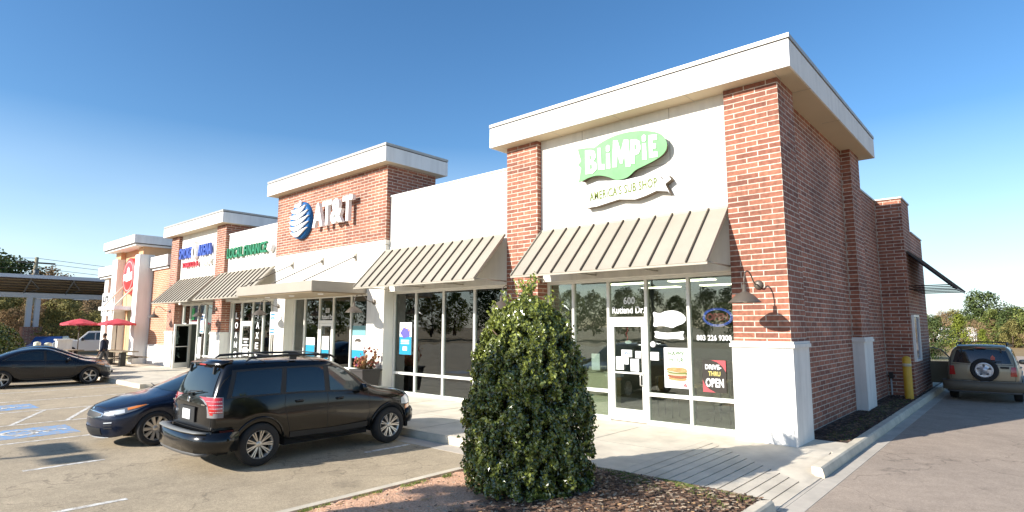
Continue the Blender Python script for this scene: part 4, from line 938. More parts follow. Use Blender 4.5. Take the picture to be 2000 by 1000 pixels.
def lerp_curve(c, t):
    ds = [0]
    for a, b in zip(c, c[1:]): ds.append(ds[-1] + math.hypot(b[0] - a[0], b[1] - a[1]))
    t *= ds[-1]
    for i in range(len(c) - 1):
        if t <= ds[i + 1] + 1e-9:
            k = (t - ds[i]) / max(1e-9, ds[i + 1] - ds[i]); return (c[i][0] + (c[i + 1][0] - c[i][0]) * k, c[i][1] + (c[i + 1][1] - c[i][1]) * k)
    return c[-1]
def cast(bvh, a, b, view, off):
    o_, d = {'L': (Vector((a, 4, b)), Vector((0, -1, 0))), 'R': (Vector((a, -4, b)), Vector((0, 1, 0))), 'B': (Vector((-6, a, b)), Vector((1, 0, 0))), 'F': (Vector((6, a, b)), Vector((-1, 0, 0))), 'T': (Vector((a, b, 5)), Vector((0, 0, -1)))}[view]
    h = bvh.ray_cast(o_, d)
    if h[0] is None: return None
    nn = h[1]
    if nn.dot(d) > 0: nn = -nn
    return h[0] + nn * off - d * off * .3
def patch(name, bvh, low, high, view, m, parent, off=.004, nu=24, nv=8, thick=False):
    """a panel that follows the body between two outline curves drawn in side (x, z), end (y, z) or top (x, y) view"""
    mb = MB(); grid = {}; last = None
    for i in range(nu + 1):
        a = lerp_curve(low, i / nu); b = lerp_curve(high, i / nu)
        for j in range(nv + 1):
            t = j / nv; p = cast(bvh, a[0] + (b[0] - a[0]) * t, a[1] + (b[1] - a[1]) * t, view, off)
            if p is not None: grid[i, j] = len(mb.v); mb.v.append(tuple(p))
    for i in range(nu):
        for j in range(nv):
            q = [(i, j), (i + 1, j), (i + 1, j + 1), (i, j + 1)]
            if all(k in grid for k in q): mb.f.append(tuple(grid[k] for k in q)); mb.m.append(0); mb.sm.append(True)
    return obj(name, mb, m, parent, world=False)
def line(name, bvh, pts, view, m, parent, w=.006, off=.0025, n=40):
    """a narrow shut line that follows the body"""
    mb = MB(); prev = None
    for i in range(n + 1):
        a = lerp_curve(pts, i / n); b = lerp_curve(pts, min(1, (i + 1) / n)); c_ = lerp_curve(pts, max(0, (i - 1) / n))
        dx, dy = b[0] - c_[0], b[1] - c_[1]; l = math.hypot(dx, dy) or 1; nx, ny = -dy / l * w / 2, dx / l * w / 2
        p, q = cast(bvh, a[0] + nx, a[1] + ny, view, off), cast(bvh, a[0] - nx, a[1] - ny, view, off)
        if p is None or q is None: prev = None; continue
        k = len(mb.v); mb.v += [tuple(p), tuple(q)]
        if prev is not None: mb.f.append((prev, prev + 1, k + 1, k)); mb.m.append(0); mb.sm.append(True)
        prev = k
    return mb
def lines(name, bvh, many, m, parent, w=.006):
    mb = MB()
    for view, pts in many: mb.join(line(name, bvh, pts, view, m, parent, w))
    return obj(name, mb, m, parent, world=False)
def wheel(parent, x, y, side, r=.33, wd=.21, spokes=10, rr=.215, style='twin'):
    """side = +1 left, -1 right; local axle along y"""
    s = side; t = MB(); yo = y; h = wd / 2
    t.lathe([(rr + .004, h * .9), (rr + .03, h), (r - .06, h * 1.02), (r - .02, h * .93), (r - .004, h * .72), (r, h * .4), (r, -h * .4), (r - .004, -h * .72), (r - .02, -h * .93), (rr + .03, -h), (rr, -h * .9)], (x, yo, r), axis='y', n=40)
    o = obj('wheel', (lambda m: (m.lathe([(0, -h * .8 * s), (rr + .01, -h * .8 * s), (rr + .01, -h * .1 * s), (0, -h * .1 * s)], (x, yo, r), axis='y', n=24), m)[1])(MB()), M_DARK, parent, world=False)
    obj('tyre', t, M_TYRE, o, world=False)
    rm = MB()
    rm.lathe([(rr, h * .92 * s), (rr + .006, h * .88 * s), (rr - .012, h * .80 * s), (rr - .02, h * .2 * s), (rr - .02, -h * .5 * s)], (x, yo, r), axis='y', n=40)
    rm.lathe([(0, h * .66 * s), (.03, h * .66 * s), (.052, h * .58 * s), (.058, h * .3 * s)], (x, yo, r), axis='y', n=20)
    for k in range(spokes):
        a0 = 2 * PI * k / spokes; subs = (-.10, .10) if style == 'twin' else (0,)
        for da in subs:
            a = a0 + da; ca, sa = math.cos(a), math.sin(a); w0, w1 = (.008, .0095) if style == 'twin' else (.018, .030)
            def P(rad, wv, yy): return (x + ca * rad - sa * wv, yo + yy * s, r + sa * rad + ca * wv)
            r0, r1 = .045, rr - .006
            rm.hexa([P(r0, -w0, h * .28), P(r0, w0, h * .28), P(r1, w1, h * .40), P(r1, -w1, h * .40)], [P(r0, -w0, h * .60), P(r0, w0, h * .60), P(r1, w1, h * .84), P(r1, -w1, h * .84)])
    for k in range(5):
        a = 2 * PI * k / 5; rm.lathe([(0, h * .63 * s), (.008, h * .63 * s), (.008, h * .5 * s)], (x + .035 * math.cos(a), yo, r + .035 * math.sin(a)), axis='y', n=6)
    obj('rim', rm, M_ALLOY, o, world=False)
    br = MB(); br.lathe([(0, h * .1 * s), (rr * .72, h * .1 * s), (rr * .72, h * .02 * s)], (x, yo, r), axis='y', n=24); obj('brake_disc', br, mat('brake_iron', (.10, .09, .08), .5, metal=.6), o, world=False)
    return o
def liners(parent, axles, half, r, zf, x0, x1, w):
    mb = MB()
    for ax in axles:
        for s in (1, -1):
            n = 14; R2 = r + .075; vs = []
            for i in range(n + 1):
                a = -.15 + (PI + .3) * i / n
                for yy in (half - .035, half - .33): vs.append((ax + R2 * math.cos(a), s * yy, r + R2 * math.sin(a)))
            mb = MB(); mb.add(vs, [(2 * i, 2 * i + 1, 2 * i + 3, 2 * i + 2) for i in range(n)])
            mb.add([(ax + R2 * math.cos(-.15 + (PI + .3) * i / n), s * (half - .33), r + R2 * math.sin(-.15 + (PI + .3) * i / n)) for i in range(n + 1)], [tuple(range(n + 1))])
            obj('wheel_arch_liner', mb, M_DARK, parent, world=False)
    mb = MB(); ax0, ax1 = axles; g = r + .12
    mb.box(x0, ax0 - g, -w, w, zf, zf + .25); mb.box(ax0 + g, ax1 - g, -w, w, zf, zf + .22); mb.box(ax1 + g, x1, -w, w, zf, zf + .25); mb.box(x0 + .2, x1 - .2, -w + .36, w - .36, zf - .02, zf + .3)
    obj('underbody', mb, M_DARK, parent, world=False)
def mirror_part(parent, x, y, z, m, s):
    mb = MB(); n = 10
    prof = [(0, 0), (.055, .01), (.08, .05), (.085, .10), (.07, .15), (.0, .165)]
    vs = []
    for r_, h_ in prof:
        for k in range(12):
            a = 2 * PI * k / 12; vs.append((x + .62 * r_ * math.cos(a), y + s * h_ * 1.25, z + r_ * .9 * math.sin(a)))
    fs = []
    for i in range(len(prof) - 1):
        for k in range(12): k2 = (k + 1) % 12; fs.append((i * 12 + k, i * 12 + k2, (i + 1) * 12 + k2, (i + 1) * 12 + k))
    mb.add(vs, fs, 0, True); o = obj('wing_mirror', mb, m, parent, world=False)
    return o
def sweep_bar(pts, prof, mb=None):
    """profile (outward, up) swept along plan points (x, y); outward is to the right of travel"""
    mb = mb or MB(); n = len(prof); vs = []
    for i, p in enumerate(pts):
        a = Vector(pts[max(0, i - 1)]); b = Vector(pts[min(len(pts) - 1, i + 1)]); d = (b - a).normalized(); o_ = Vector((d.y, -d.x))
        for u, v in prof: vs.append((p[0] + o_.x * u, p[1] + o_.y * u, v))
    fs = [(i * n + k, i * n + (k + 1) % n, (i + 1) * n + (k + 1) % n, (i + 1) * n + k) for i in range(len(pts) - 1) for k in range(n)]
    fs += [tuple(range(n)), tuple(range(len(pts) * n - 1, len(pts) * n - n - 1, -1))]
    mb.add(vs, fs, 0, True); return mb

def make_suv(name, label, cat, loc, rotz, body, lower=None, spare=False, style='twin', rack=True, taillamp='tall', door_open=False, glass=M_CARGLASS, group=None):
    t = thing(name, label, cat, loc, rotz, group)
    hw = .85
    S_ = [
     [(-1.97, .70, .38), (-1.985, .755, .55), (-1.985, .785, .82), (-1.97, .765, 1.07), (-1.80, .665, 1.47), (-1.735, .575, 1.585), (-1.72, .30, 1.615), (-1.715, 0, 1.62)],
     [(-1.90, .77, .36), (-1.90, .815, .55), (-1.89, .84, .82), (-1.87, .815, 1.075), (-1.72, .70, 1.47), (-1.66, .61, 1.60), (-1.65, .31, 1.635), (-1.65, 0, 1.64)],
     [(-1.63, .79, .32), (-1.66, .83, .56), (-1.66, .85, .84), (-1.62, .825, 1.075), (-1.55, .71, 1.475), (-1.5, .62, 1.605), (-1.5, .31, 1.64), (-1.5, 0, 1.645)],
     [(-1.53, .825, .56), (-1.56, .865, .70), (-1.50, .86, .90), (-1.40, .825, 1.075), (-1.30, .71, 1.48), (-1.25, .625, 1.605), (-1.25, .32, 1.645), (-1.25, 0, 1.65)],
     [(-1.24, .835, .725), (-1.24, .875, .81), (-1.24, .862, .93), (-1.18, .825, 1.07), (-1.02, .71, 1.48), (-.98, .63, 1.605), (-.98, .32, 1.645), (-.98, 0, 1.65)],
     [(-.95, .825, .56), (-.92, .865, .70), (-.98, .858, .90), (-.98, .822, 1.065), (-.80, .71, 1.48), (-.75, .63, 1.605), (-.75, .32, 1.645), (-.75, 0, 1.65)],
     [(-.86, .79, .30), (-.82, .835, .52), (-.80, .852, .84), (-.78, .82, 1.06), (-.5, .71, 1.48), (-.45, .63, 1.60), (-.45, .32, 1.64), (-.45, 0, 1.645)],
     [(-.05, .785, .28), (-.05, .83, .50), (-.05, .85, .83), (-.10, .82, 1.045), (-.02, .705, 1.47), (0, .62, 1.59), (0, .31, 1.63), (0, 0, 1.635)],
     [(.84, .785, .28), (.80, .83, .50), (.66, .85, .82), (.55, .815, 1.02), (.30, .685, 1.43), (.24, .60, 1.545), (.22, .30, 1.59), (.21, 0, 1.60)],
     [(.95, .825, .56), (.92, .862, .70), (.90, .855, .85), (.88, .81, .985), (.93, .72, 1.03), (.95, .62, 1.045), (.985, .31, 1.07), (1.0, 0, 1.08)],
     [(1.25, .835, .715), (1.25, .872, .79), (1.25, .855, .88), (1.23, .80, .955), (1.2, .70, .995), (1.2, .60, 1.01), (1.22, .3, 1.025), (1.22, 0, 1.03)],
     [(1.54, .82, .56), (1.57, .85, .66), (1.56, .835, .80), (1.52, .775, .905), (1.5, .68, .955), (1.5, .58, .97), (1.52, .3, .985), (1.52, 0, .99)],
     [(1.64, .77, .34), (1.68, .80, .50), (1.70, .785, .72), (1.70, .73, .86), (1.68, .65, .91), (1.68, .56, .93), (1.70, .28, .945), (1.70, 0, .95)],
     [(1.80, .66, .32), (1.86, .69, .48), (1.86, .69, .70), (1.84, .67, .82), (1.82, .60, .87), (1.80, .52, .90), (1.84, .26, .92), (1.85, 0, .925)]]
    rear = [[(-2.0, .36, .40), (-2.0, 0, .40)], [(-2.01, .38, .55), (-2.015, 0, .55)], [(-2.015, .40, .82), (-2.02, 0, .82)], [(-2.0, .38, 1.07), (-2.005, 0, 1.07)], [(-1.83, .34, 1.50), (-1.835, 0, 1.50)]]
    front = [[(1.92, .33, .30), (1.95, 0, .30)], [(1.96, .35, .48), (1.99, 0, .48)], [(1.94, .35, .70), (1.97, 0, .70)], [(1.90, .34, .82), (1.93, 0, .82)], [(1.87, .30, .88), (1.89, 0, .89)]]
    b, bvh = cage('body', S_, rear, front, body, t)
    liners(t, (-1.24, 1.25), .83, .33, .24, -1.85, 1.75, .74)
    for x, s in ((-1.24, 1), (-1.24, -1), (1.25, 1), (1.25, -1)): wheel(t, x, s * .755, s, .33, .215, 9 if style == 'twin' else 5, .215, style)
    tr = lower or M_TRIM
    for s, vw in ((1, 'L'), (-1, 'R')):
        wn_ = lambda nm, lo, hi, m=glass: patch(nm, bvh, lo, hi, vw, m, t)
        # black surround first, then the panes
        patch('window_surround', bvh, [(-1.78, 1.075), (-.9, 1.07), (0, 1.04), (.78, .995)], [(-1.66, 1.49), (-.9, 1.505), (0, 1.495), (.26, 1.44), (.52, 1.26), (.78, 1.005)], vw, M_TRIM, t, off=.0025, nu=60)
        wn_('rear_quarter_window', [(-1.70, 1.10), (-1.1, 1.095), (-.93, 1.09)], [(-1.60, 1.455), (-1.1, 1.475), (-.86, 1.475)])
        wn_('side_window', [(-.83, 1.095), (-.45, 1.09), (-.12, 1.07)], [(-.78, 1.475), (-.4, 1.475), (-.11, 1.47)])
        wn_('side_window', [(-.02, 1.07), (.35, 1.045), (.60, 1.03)], [(-.01, 1.47), (.20, 1.44), (.33, 1.37), (.60, 1.10)], M_CARGLASS2)
        if not (door_open and s == 1): pass
        lines('door_gap', bvh, [(vw, [(-.83, 1.05), (-.86, .9), (-.78, .62), (-.72, .40), (-.06, .35), (-.07, 1.04)]), (vw, [(-.07, 1.04), (-.06, .35), (.70, .36), (.80, .60), (.76, .98)]), (vw, [(-1.95, .62), (-1.66, .63), (-1.6, .62)])], M_TRIM, t)
        lines('crease', bvh, [(vw, [(-.78, .88), (0, .865), (.85, .86)])], M_TRIM, t, w=.003)
        cl = MB()
        for i in range(17):
            pass
        lowp = [(-.78, .30), (-.05, .28), (.80, .30)]
        patch('door_cladding', bvh, [(-.74, .37), (0, .36), (.76, .37)], [(-.74, .46), (0, .44), (.76, .46)], vw, tr, t, off=.010)
        for x in (-.66, .10):
            h = MB(); p = cast(bvh, x, .945 - .02 * (x > 0), vw, .0); 
            h.tube([(x - .01, p.y + s * .004, p.z), (x + .015, p.y + s * .035, p.z + .004), (x + .10, p.y + s * .038, p.z + .005), (x + .135, p.y + s * .004, p.z + .002)], [.012, .016, .016, .012], 8)
            obj('door_handle', h, M_TRIM if lower is None else body, t, world=False)
            patch('handle_recess', bvh, [(x - .005, p.z - .03), (x + .13, p.z - .03)], [(x - .005, p.z + .012), (x + .13, p.z + .012)], vw, M_DARK, t, off=.002, nu=6, nv=3)
        mirror_part(t, .60, s * .80, 1.075, body, s)
        # arch mouldings
        for ax, top in ((-1.24, .725), (1.25, .715)):
            mb = MB(); pts = []
            for i in range(17):
                a = -.05 + (PI + .1) * i / 16; R2 = .405; px_, pz = ax + R2 * math.cos(a) * .99, .33 + R2 * math.sin(a)
                q = cast(bvh, px_, pz + .015, vw, .006)
                if q is not None: pts.append(q)
            if len(pts) > 3: mb.tube(pts, .016, 6); obj('arch_moulding', mb, body, t, world=False)
        # lamps
        patch('headlight', bvh, [(1.50, .70), (1.62, .69), (1.80, .70)], [(1.50, .80), (1.66, .85), (1.80, .83)], vw, M_LENS, t, off=.006, nu=10)
        patch('headlight', bvh, [(s * .70, .70), (s * .46, .70)], [(s * .69, .83), (s * .48, .82)], 'F', M_LENS, t, off=.006, nu=10)
        patch('indicator_lamp', bvh, [(1.60, .60), (1.74, .60)], [(1.60, .67), (1.76, .68)], vw, M_AMBER, t, off=.008, nu=6)
        if taillamp == 'tall':
            patch('tail_lamp_housing', bvh, [(-1.985, .80), (-1.82, .80)], [(-1.98, 1.10), (-1.82, 1.10)], vw, mat('lamp_surround', (.20, .19, .19), .2, coat=.6), t, off=.006, nu=8)
            patch('tail_light', bvh, [(-1.975, .87), (-1.835, .87)], [(-1.975, 1.09), (-1.835, 1.09)], vw, M_RED, t, off=.010, nu=8)
            patch('tail_light', bvh, [(s * .775, .84), (s * .72, .84)], [(s * .765, 1.06), (s * .72, 1.06)], 'B', M_RED, t, off=.006, nu=8)
            g_ = MB()
            for z in (.885, .935, .985, 1.035):
                for k in range(6):
                    p1, p2 = cast(bvh, -1.97 + .135 * k / 6, z, vw, .013), cast(bvh, -1.97 + .135 * (k + 1) / 6, z, vw, .013)
                    if p1 and p2: g_.tube([p1, p2], .0035, 4)
            obj('lamp_grid', g_, M_LENS, t, world=False)
        else:
            patch('tail_light', bvh, [(s * .775, .76), (s * .63, .76)], [(s * .76, 1.02), (s * .66, 1.02)], 'B', M_RED, t, off=.012, nu=8)
        patch('marker_lamp', bvh, [(-1.86, .585), (-1.66, .585)], [(-1.86, .61), (-1.66, .61)], vw, mat('marker_red', (.12, .015, .01), .4), t, off=.012, nu=4, nv=2)
        if rack:
            rk = MB(); rk.tube([(-1.42, s * .60, 1.615), (-1.34, s * .60, 1.665), (-.7, s * .60, 1.69), (0, s * .595, 1.675), (.10, s * .59, 1.655), (.20, s * .585, 1.60)], [.014, .022, .020, .020, .022, .014], 8)
            for x in (-.62, -.02): rk.box(x - .06, x + .06, s * .585 - .018, s * .585 + .018, 1.61, 1.675)
            obj('roof_rail', rk, M_TRIM, t, world=False)
    if rack:
        for x in (-1.05, -.15): mb = MB(); mb.tube([(x, -.6, 1.70), (x, 0, 1.715), (x, .6, 1.70)], .012, 6); obj('cross_bar', mb, M_TRIM, t, world=False)
    patch('windscreen', bvh, [(-.66, 1.08), (0, 1.10), (.66, 1.08)], [(-.56, 1.48), (0, 1.545), (.56, 1.48)], 'F', M_CARGLASS2, t, nu=30, nv=14)
    rg0, rg1 = 1.10, 1.50
    bg = patch('rear_window', bvh, [(-.68, 1.12), (0, 1.10), (.68, 1.12)], [(-.58, 1.475), (0, 1.535), (.58, 1.475)], 'B', glass, t, off=.006, nu=30, nv=12)
    lines('tailgate_gap', bvh, [('B', [(-.70, 1.50), (-.745, 1.10), (-.74, .62), (.74, .62), (.745, 1.10), (.70, 1.50)]), ('B', [(-.71, 1.075), (.71, 1.075)])], M_DARK, t, w=.009)
    # grille and front bumper
    patch('grille', bvh, [(-.42, .68), (.42, .68)], [(-.42, .82), (.42, .82)], 'F', M_TRIM, t, off=.008)
    fb = sweep_bar([(1.66, -.80), (1.82, -.74), (1.95, -.45), (2.0, 0), (1.95, .45), (1.82, .74), (1.66, .80)], [(0, .33), (.03, .40), (.035, .55), (.0, .62), (-.12, .62), (-.12, .33)]); obj('front_bumper', fb, body, t, world=False)
    # rear bumper with a step pad
    bp_ = [(-1.64, .845), (-1.82, .838), (-1.95, .79), (-2.035, .66), (-2.075, .36), (-2.085, 0), (-2.075, -.36), (-2.035, -.66), (-1.95, -.79), (-1.82, -.838), (-1.64, -.845)]
    rb = sweep_bar([(x, -y) for x, y in bp_], [(-.14, .32), (0.0, .33), (.018, .42), (.015, .555), (-.01, .585), (-.15, .60)]); bo = obj('rear_bumper', rb, body if lower is None else lower, t, world=False)
    sp_ = sweep_bar([(x, -y) for x, y in bp_[2:9]], [(-.02, .588), (.0, .586), (-.01, .600), (-.16, .612), (-.16, .595)]); obj('step_pad', sp_, mat('bumper_step', (.16, .16, .15), .5), bo, world=False)
    kb = sweep_bar([(x, -y) for x, y in bp_[2:9]], [(-.12, .27), (-.02, .275), (-.005, .325), (-.12, .325)]); obj('bumper_valance', kb, mat('valance_grey', (.10, .10, .10), .5), bo, world=False)
    hp = MB(); hp.tube([(-2.02, .28, .27), (-1.7, .28, .27)], .025, 8); obj('exhaust_pipe', hp, M_CHROME, t, world=False)
    for s in (1, -1): mb = MB(); mb.box(-2.142, -2.136, s * .5 - .03 - .0, s * .5 + .03, .36, .38); 
    if not spare:
        rp = MB(); rp.box(-2.035, -2.018, -.30, .30, .70, .93); obj('plate_recess', rp, M_TRIM, t, world=False, bevel=.004)
        pl = MB(); pl.box(-2.045, -2.0355, -.145, .145, .735, .885); obj('number_plate', pl, M_PLATE, t, world=False)
        e = MB(); e.lathe([(.032, -.004), (.040, -.010), (.046, -.004)], (-2.014, 0, 1.03), axis='x', n=24); e.tube([(-2.02, -.02, 1.01), (-2.02, .01, 1.05)], .004, 5); obj('badge', e, M_CHROME, t, world=False)
        for y, w_ in ((.58, .11), (-.56, .12)): mb = MB(); mb.box(-2.022, -2.012, y - w_ / 2, y + w_ / 2, .975, .995); obj('badge_strip', mb, M_CHROME, t, world=False)
    # high brake lamp, wiper, spoiler
    sl = MB(); sl.hexa([(-1.80, -.58, 1.545), (-1.80, .58, 1.545), (-1.60, .58, 1.61), (-1.60, -.58, 1.61)], [(-1.83, -.56, 1.575), (-1.83, .56, 1.575), (-1.60, .56, 1.645), (-1.60, -.56, 1.645)]); obj('rear_spoiler', sl, body, t, world=False, bevel=.008, smooth=True)
    hb = MB(); hb.box(-1.842, -1.818, -.12, .12, 1.552, 1.572); obj('high_brake_lamp', hb, M_RED, t, world=False)
    w_ = MB(); w_.tube([(-2.035, .0, 1.13), (-2.03, -.18, 1.15), (-2.01, -.34, 1.17)], [.014, .008, .006], 6); w_.lathe([(0, -.03), (.03, -.025), (.035, 0)], (-2.005, 0, 1.12), axis='x', n=12); w_.tube([(-2.02, -.05, 1.165), (-1.995, -.46, 1.185)], .007, 5); obj('rear_wiper', w_, M_TRIM, t, world=False)
    for y in (.46, -.46): mb = MB(); mb.hexa([(-1.86, y - .02, 1.43), (-1.86, y + .02, 1.43), (-1.84, y + .02, 1.43), (-1.84, y - .02, 1.43)], [(-1.85, y - .015, 1.54), (-1.85, y + .015, 1.54), (-1.80, y + .015, 1.54), (-1.80, y - .015, 1.54)]); obj('window_hinge', mb, M_TRIM, t, world=False)
    if spare:
        tr_ = MB(); cx_, cz = -2.13, .93
        tr_.lathe([(.215, -.09), (.24, -.105), (.30, -.105), (.33, -.08), (.335, 0), (.33, .09), (.2, .10), (.0, .10)], (cx_, -.06, cz), axis='x', n=40); o = obj('spare_tyre', tr_, M_TYRE, t, world=False)
        rm = MB(); rm.lathe([(0, -.085), (.07, -.085), (.08, -.06), (.215, -.10)], (cx_, -.06, cz), axis='x', n=40); rm.lathe([(.18, -.10), (.213, -.108), (.22, -.09)], (cx_, -.06, cz), axis='x', n=40); obj('spare_rim', rm, mat('silver_rim', (.60, .60, .62), .35, metal=.5), o, world=False)
        hl = MB()
        for k in range(5):
            a = 2 * PI * k / 5 + PI / 2; hl.lathe([(0, -.101), (.033, -.101), (.033, -.09)], (cx_, -.06 + .14 * math.cos(a), cz + .14 * math.sin(a)), axis='x', n=12)
        obj('rim_hole', hl, mat('hole_grey', (.16, .16, .17), .6), o, world=False)
        mb = MB(); mb.box(-2.035, -2.015, -.62, -.42, .98, 1.035); obj('tailgate_handle', mb, M_TRIM, t, world=False, bevel=.006)
        mb = MB(); mb.poly([(.02, 1.22), (.12, 1.22), (.12, 1.30), (.07, 1.36), (.02, 1.30)], 0, .004); m2 = MB(); m2.join(mb, lambda v: (-1.985 + v.y + (v.z - 1.22) * .33 - .0, -v.x - .2, v.z)); obj('window_sticker', m2, mat('sticker_red', (.55, .12, .08), .6), t, world=False)
    if door_open:
        d = MB(); d.hexa([(-.95, -.03, .30), (0, -.03, .30), (0, .03, .30), (-.95, .03, .30)], [(-.95, -.03, 1.02), (0, -.03, 1.02), (0, .03, 1.02), (-.95, .03, 1.02)])
        fr_ = [(-.05, 1.02), (-.38, 1.40), (-.62, 1.47), (-.90, 1.47), (-.92, 1.02)]
        d.tube([(x, .0, z) for x, z in fr_], .028, 6)
        o = obj('open_door', d, body, t, world=False, bevel=.01); o.location = (.80, .83, 0); o.rotation_euler = (0, 0, math.radians(-68))
        mm = MB(); mm.lathe([(0, .0), (.07, .01), (.09, .07), (.06, .14), (0, .15)], (-.06, 0, 1.07), axis='y', n=12); obj('wing_mirror', mm, M_TRIM, o, world=False)
        hg = MB(); hg.poly([(-.10, 1.03), (-.40, 1.37), (-.62, 1.44), (-.88, 1.44), (-.89, 1.03)], -.004, .004); obj('door_glass', hg, M_GLASS, o, world=False)
    return t
SUVP = paint('black_paint', (.0045, .0042, .004), .16)
make_suv('black_suv', 'black sport utility vehicle parked nose to the kerb, seen from its rear right corner', 'car', (-6.90, -5.21, G + .01), PI / 2, SUVP)
make_suv('tan_suv', 'tan sport utility vehicle with a spare wheel on its tailgate, in the drive-through lane', 'car', (1.98, 13.35, G + .01), PI / 2, paint('champagne_paint', (.30, .245, .165), .35, metal=.4), lower=mat('taupe_cladding', (.14, .115, .08), .6), spare=True, style='five', taillamp='square', door_open=True)

def make_sedan(name, label, cat, loc, rotz, body, glass=M_CARGLASS, group=None, style='twin'):
    t = thing(name, label, cat, loc, rotz, group)
    S_ = [
     [(-2.12, .66, .42), (-2.18, .69, .58), (-2.17, .70, .80), (-2.10, .66, .93), (-2.06, .60, .97), (-2.04, .52, .985), (-2.06, .27, .995), (-2.07, 0, 1.0)],
     [(-1.90, .76, .36), (-1.92, .80, .55), (-1.92, .815, .78), (-1.86, .76, .925), (-1.82, .66, .975), (-1.80, .56, .99), (-1.82, .28, 1.0), (-1.82, 0, 1.005)],
     [(-1.70, .79, .30), (-1.73, .83, .50), (-1.74, .84, .76), (-1.66, .795, .92), (-1.56, .66, 1.00), (-1.52, .56, 1.035), (-1.52, .28, 1.055), (-1.52, 0, 1.06)],
     [(-1.59, .815, .52), (-1.62, .85, .66), (-1.58, .845, .80), (-1.46, .80, .92), (-1.22, .645, 1.12), (-1.18, .55, 1.17), (-1.18, .28, 1.20), (-1.18, 0, 1.205)],
     [(-1.31, .825, .67), (-1.31, .86, .74), (-1.31, .85, .84), (-1.22, .81, .92), (-.92, .63, 1.21), (-.88, .54, 1.275), (-.88, .27, 1.305), (-.88, 0, 1.31)],
     [(-1.03, .815, .52), (-1.0, .85, .66), (-1.04, .845, .80), (-.95, .81, .915), (-.62, .625, 1.255), (-.58, .54, 1.325), (-.58, .27, 1.355), (-.58, 0, 1.36)],
     [(-.94, .78, .24), (-.90, .82, .44), (-.86, .84, .72), (-.75, .805, .905), (-.4, .62, 1.27), (-.36, .54, 1.34), (-.36, .27, 1.37), (-.36, 0, 1.375)],
     [(-.05, .775, .22), (-.05, .815, .42), (-.05, .835, .70), (-.05, .80, .885), (-.06, .62, 1.265), (-.05, .54, 1.335), (-.04, .27, 1.365), (-.04, 0, 1.37)],
     [(.88, .775, .23), (.84, .815, .42), (.74, .835, .68), (.62, .795, .86), (.28, .615, 1.19), (.24, .53, 1.255), (.22, .27, 1.29), (.22, 0, 1.30)],
     [(.97, .81, .52), (.94, .848, .64), (.92, .84, .74), (.88, .80, .835), (.98, .70, .885), (1.0, .60, .90), (1.05, .30, .925), (1.07, 0, .93)],
     [(1.25, .825, .665), (1.25, .858, .72), (1.25, .845, .77), (1.24, .80, .82), (1.22, .70, .855), (1.22, .60, .87), (1.26, .30, .89), (1.28, 0, .895)],
     [(1.53, .81, .52), (1.56, .84, .60), (1.55, .825, .70), (1.52, .775, .775), (1.5, .68, .805), (1.5, .57, .82), (1.54, .29, .845), (1.56, 0, .85)],
     [(1.62, .77, .26), (1.66, .80, .42), (1.68, .785, .60), (1.68, .73, .70), (1.68, .64, .745), (1.68, .54, .765), (1.74, .27, .79), (1.76, 0, .795)],
     [(1.84, .66, .20), (1.92, .69, .36), (1.92, .68, .54), (1.90, .63, .64), (1.88, .55, .69), (1.88, .46, .71), (1.98, .23, .725), (2.02, 0, .73)]]
    rear = [[(-2.20, .34, .40), (-2.22, 0, .40)], [(-2.25, .36, .58), (-2.27, 0, .58)], [(-2.22, .36, .80), (-2.23, 0, .80)], [(-2.15, .34, .94), (-2.16, 0, .94)], [(-2.11, .30, .98), (-2.12, 0, .985)]]
    front = [[(2.0, .34, .17), (2.05, 0, .17)], [(2.08, .36, .34), (2.13, 0, .34)], [(2.07, .35, .52), (2.12, 0, .52)], [(2.03, .33, .64), (2.08, 0, .64)], [(1.99, .28, .69), (2.04, 0, .70)]]
    b, bvh = cage('body', S_, rear, front, body, t)
    liners(t, (-1.31, 1.25), .815, .31, .20, -1.95, 1.70, .60)
    for x, s in ((-1.31, 1), (-1.31, -1), (1.25, 1), (1.25, -1)): wheel(t, x, s * .745, s, .31, .20, 5 if style == 'twin' else 10, .215, style if style == 'twin' else 'one')
    for s, vw in ((1, 'L'), (-1, 'R')):
        patch('window_surround', bvh, [(-1.34, .95), (-.6, .925), (0, .91), (.70, .885)], [(-1.20, 1.03), (-.85, 1.19), (-.4, 1.265), (.05, 1.255), (.35, 1.13), (.70, .90)], vw, M_TRIM, t, off=.0025, nu=50)
        patch('side_window', bvh, [(-1.24, .965), (-.6, .945), (-.16, .93)], [(-1.12, 1.05), (-.8, 1.18), (-.45, 1.24), (-.17, 1.245)], vw, glass, t)
        patch('side_window', bvh, [(-.08, .93), (.3, .915), (.56, .905)], [(-.08, 1.24), (.10, 1.215), (.32, 1.11), (.56, .935)], vw, glass, t)
        lines('door_gap', bvh, [(vw, [(-1.10, .90), (-.98, .72), (-.82, .50), (-.76, .32), (-.10, .28), (-.12, .90)]), (vw, [(-.12, .90), (-.10, .28), (.74, .30), (.82, .55), (.74, .85)]), (vw, [(.88, .83), (.86, .70)])], M_TRIM, t)
        for x in (-.86, -.02):
            p = cast(bvh, x, .80, vw, 0); h = MB(); h.tube([(x, p.y, p.z), (x + .02, p.y + s * .03, p.z), (x + .11, p.y + s * .032, p.z), (x + .14, p.y, p.z)], .011, 6); obj('door_handle', h, body, t, world=False)
        mirror_part(t, .55, s * .78, .945, body, s)
        # headlight: dark housing, clear lens and projector
        patch('headlight', bvh, [(1.98, .585), (1.80, .59), (1.60, .66), (1.40, .745)], [(1.98, .645), (1.80, .69), (1.60, .735), (1.40, .755)], vw, mat('lamp_housing', (.12, .13, .14), .15, coat=1), t, off=.006, nu=24)
        patch('headlight_lens', bvh, [(1.93, .60), (1.84, .60), (1.74, .625)], [(1.93, .645), (1.84, .665), (1.74, .68)], vw, M_LENS, t, off=.010, nu=12)
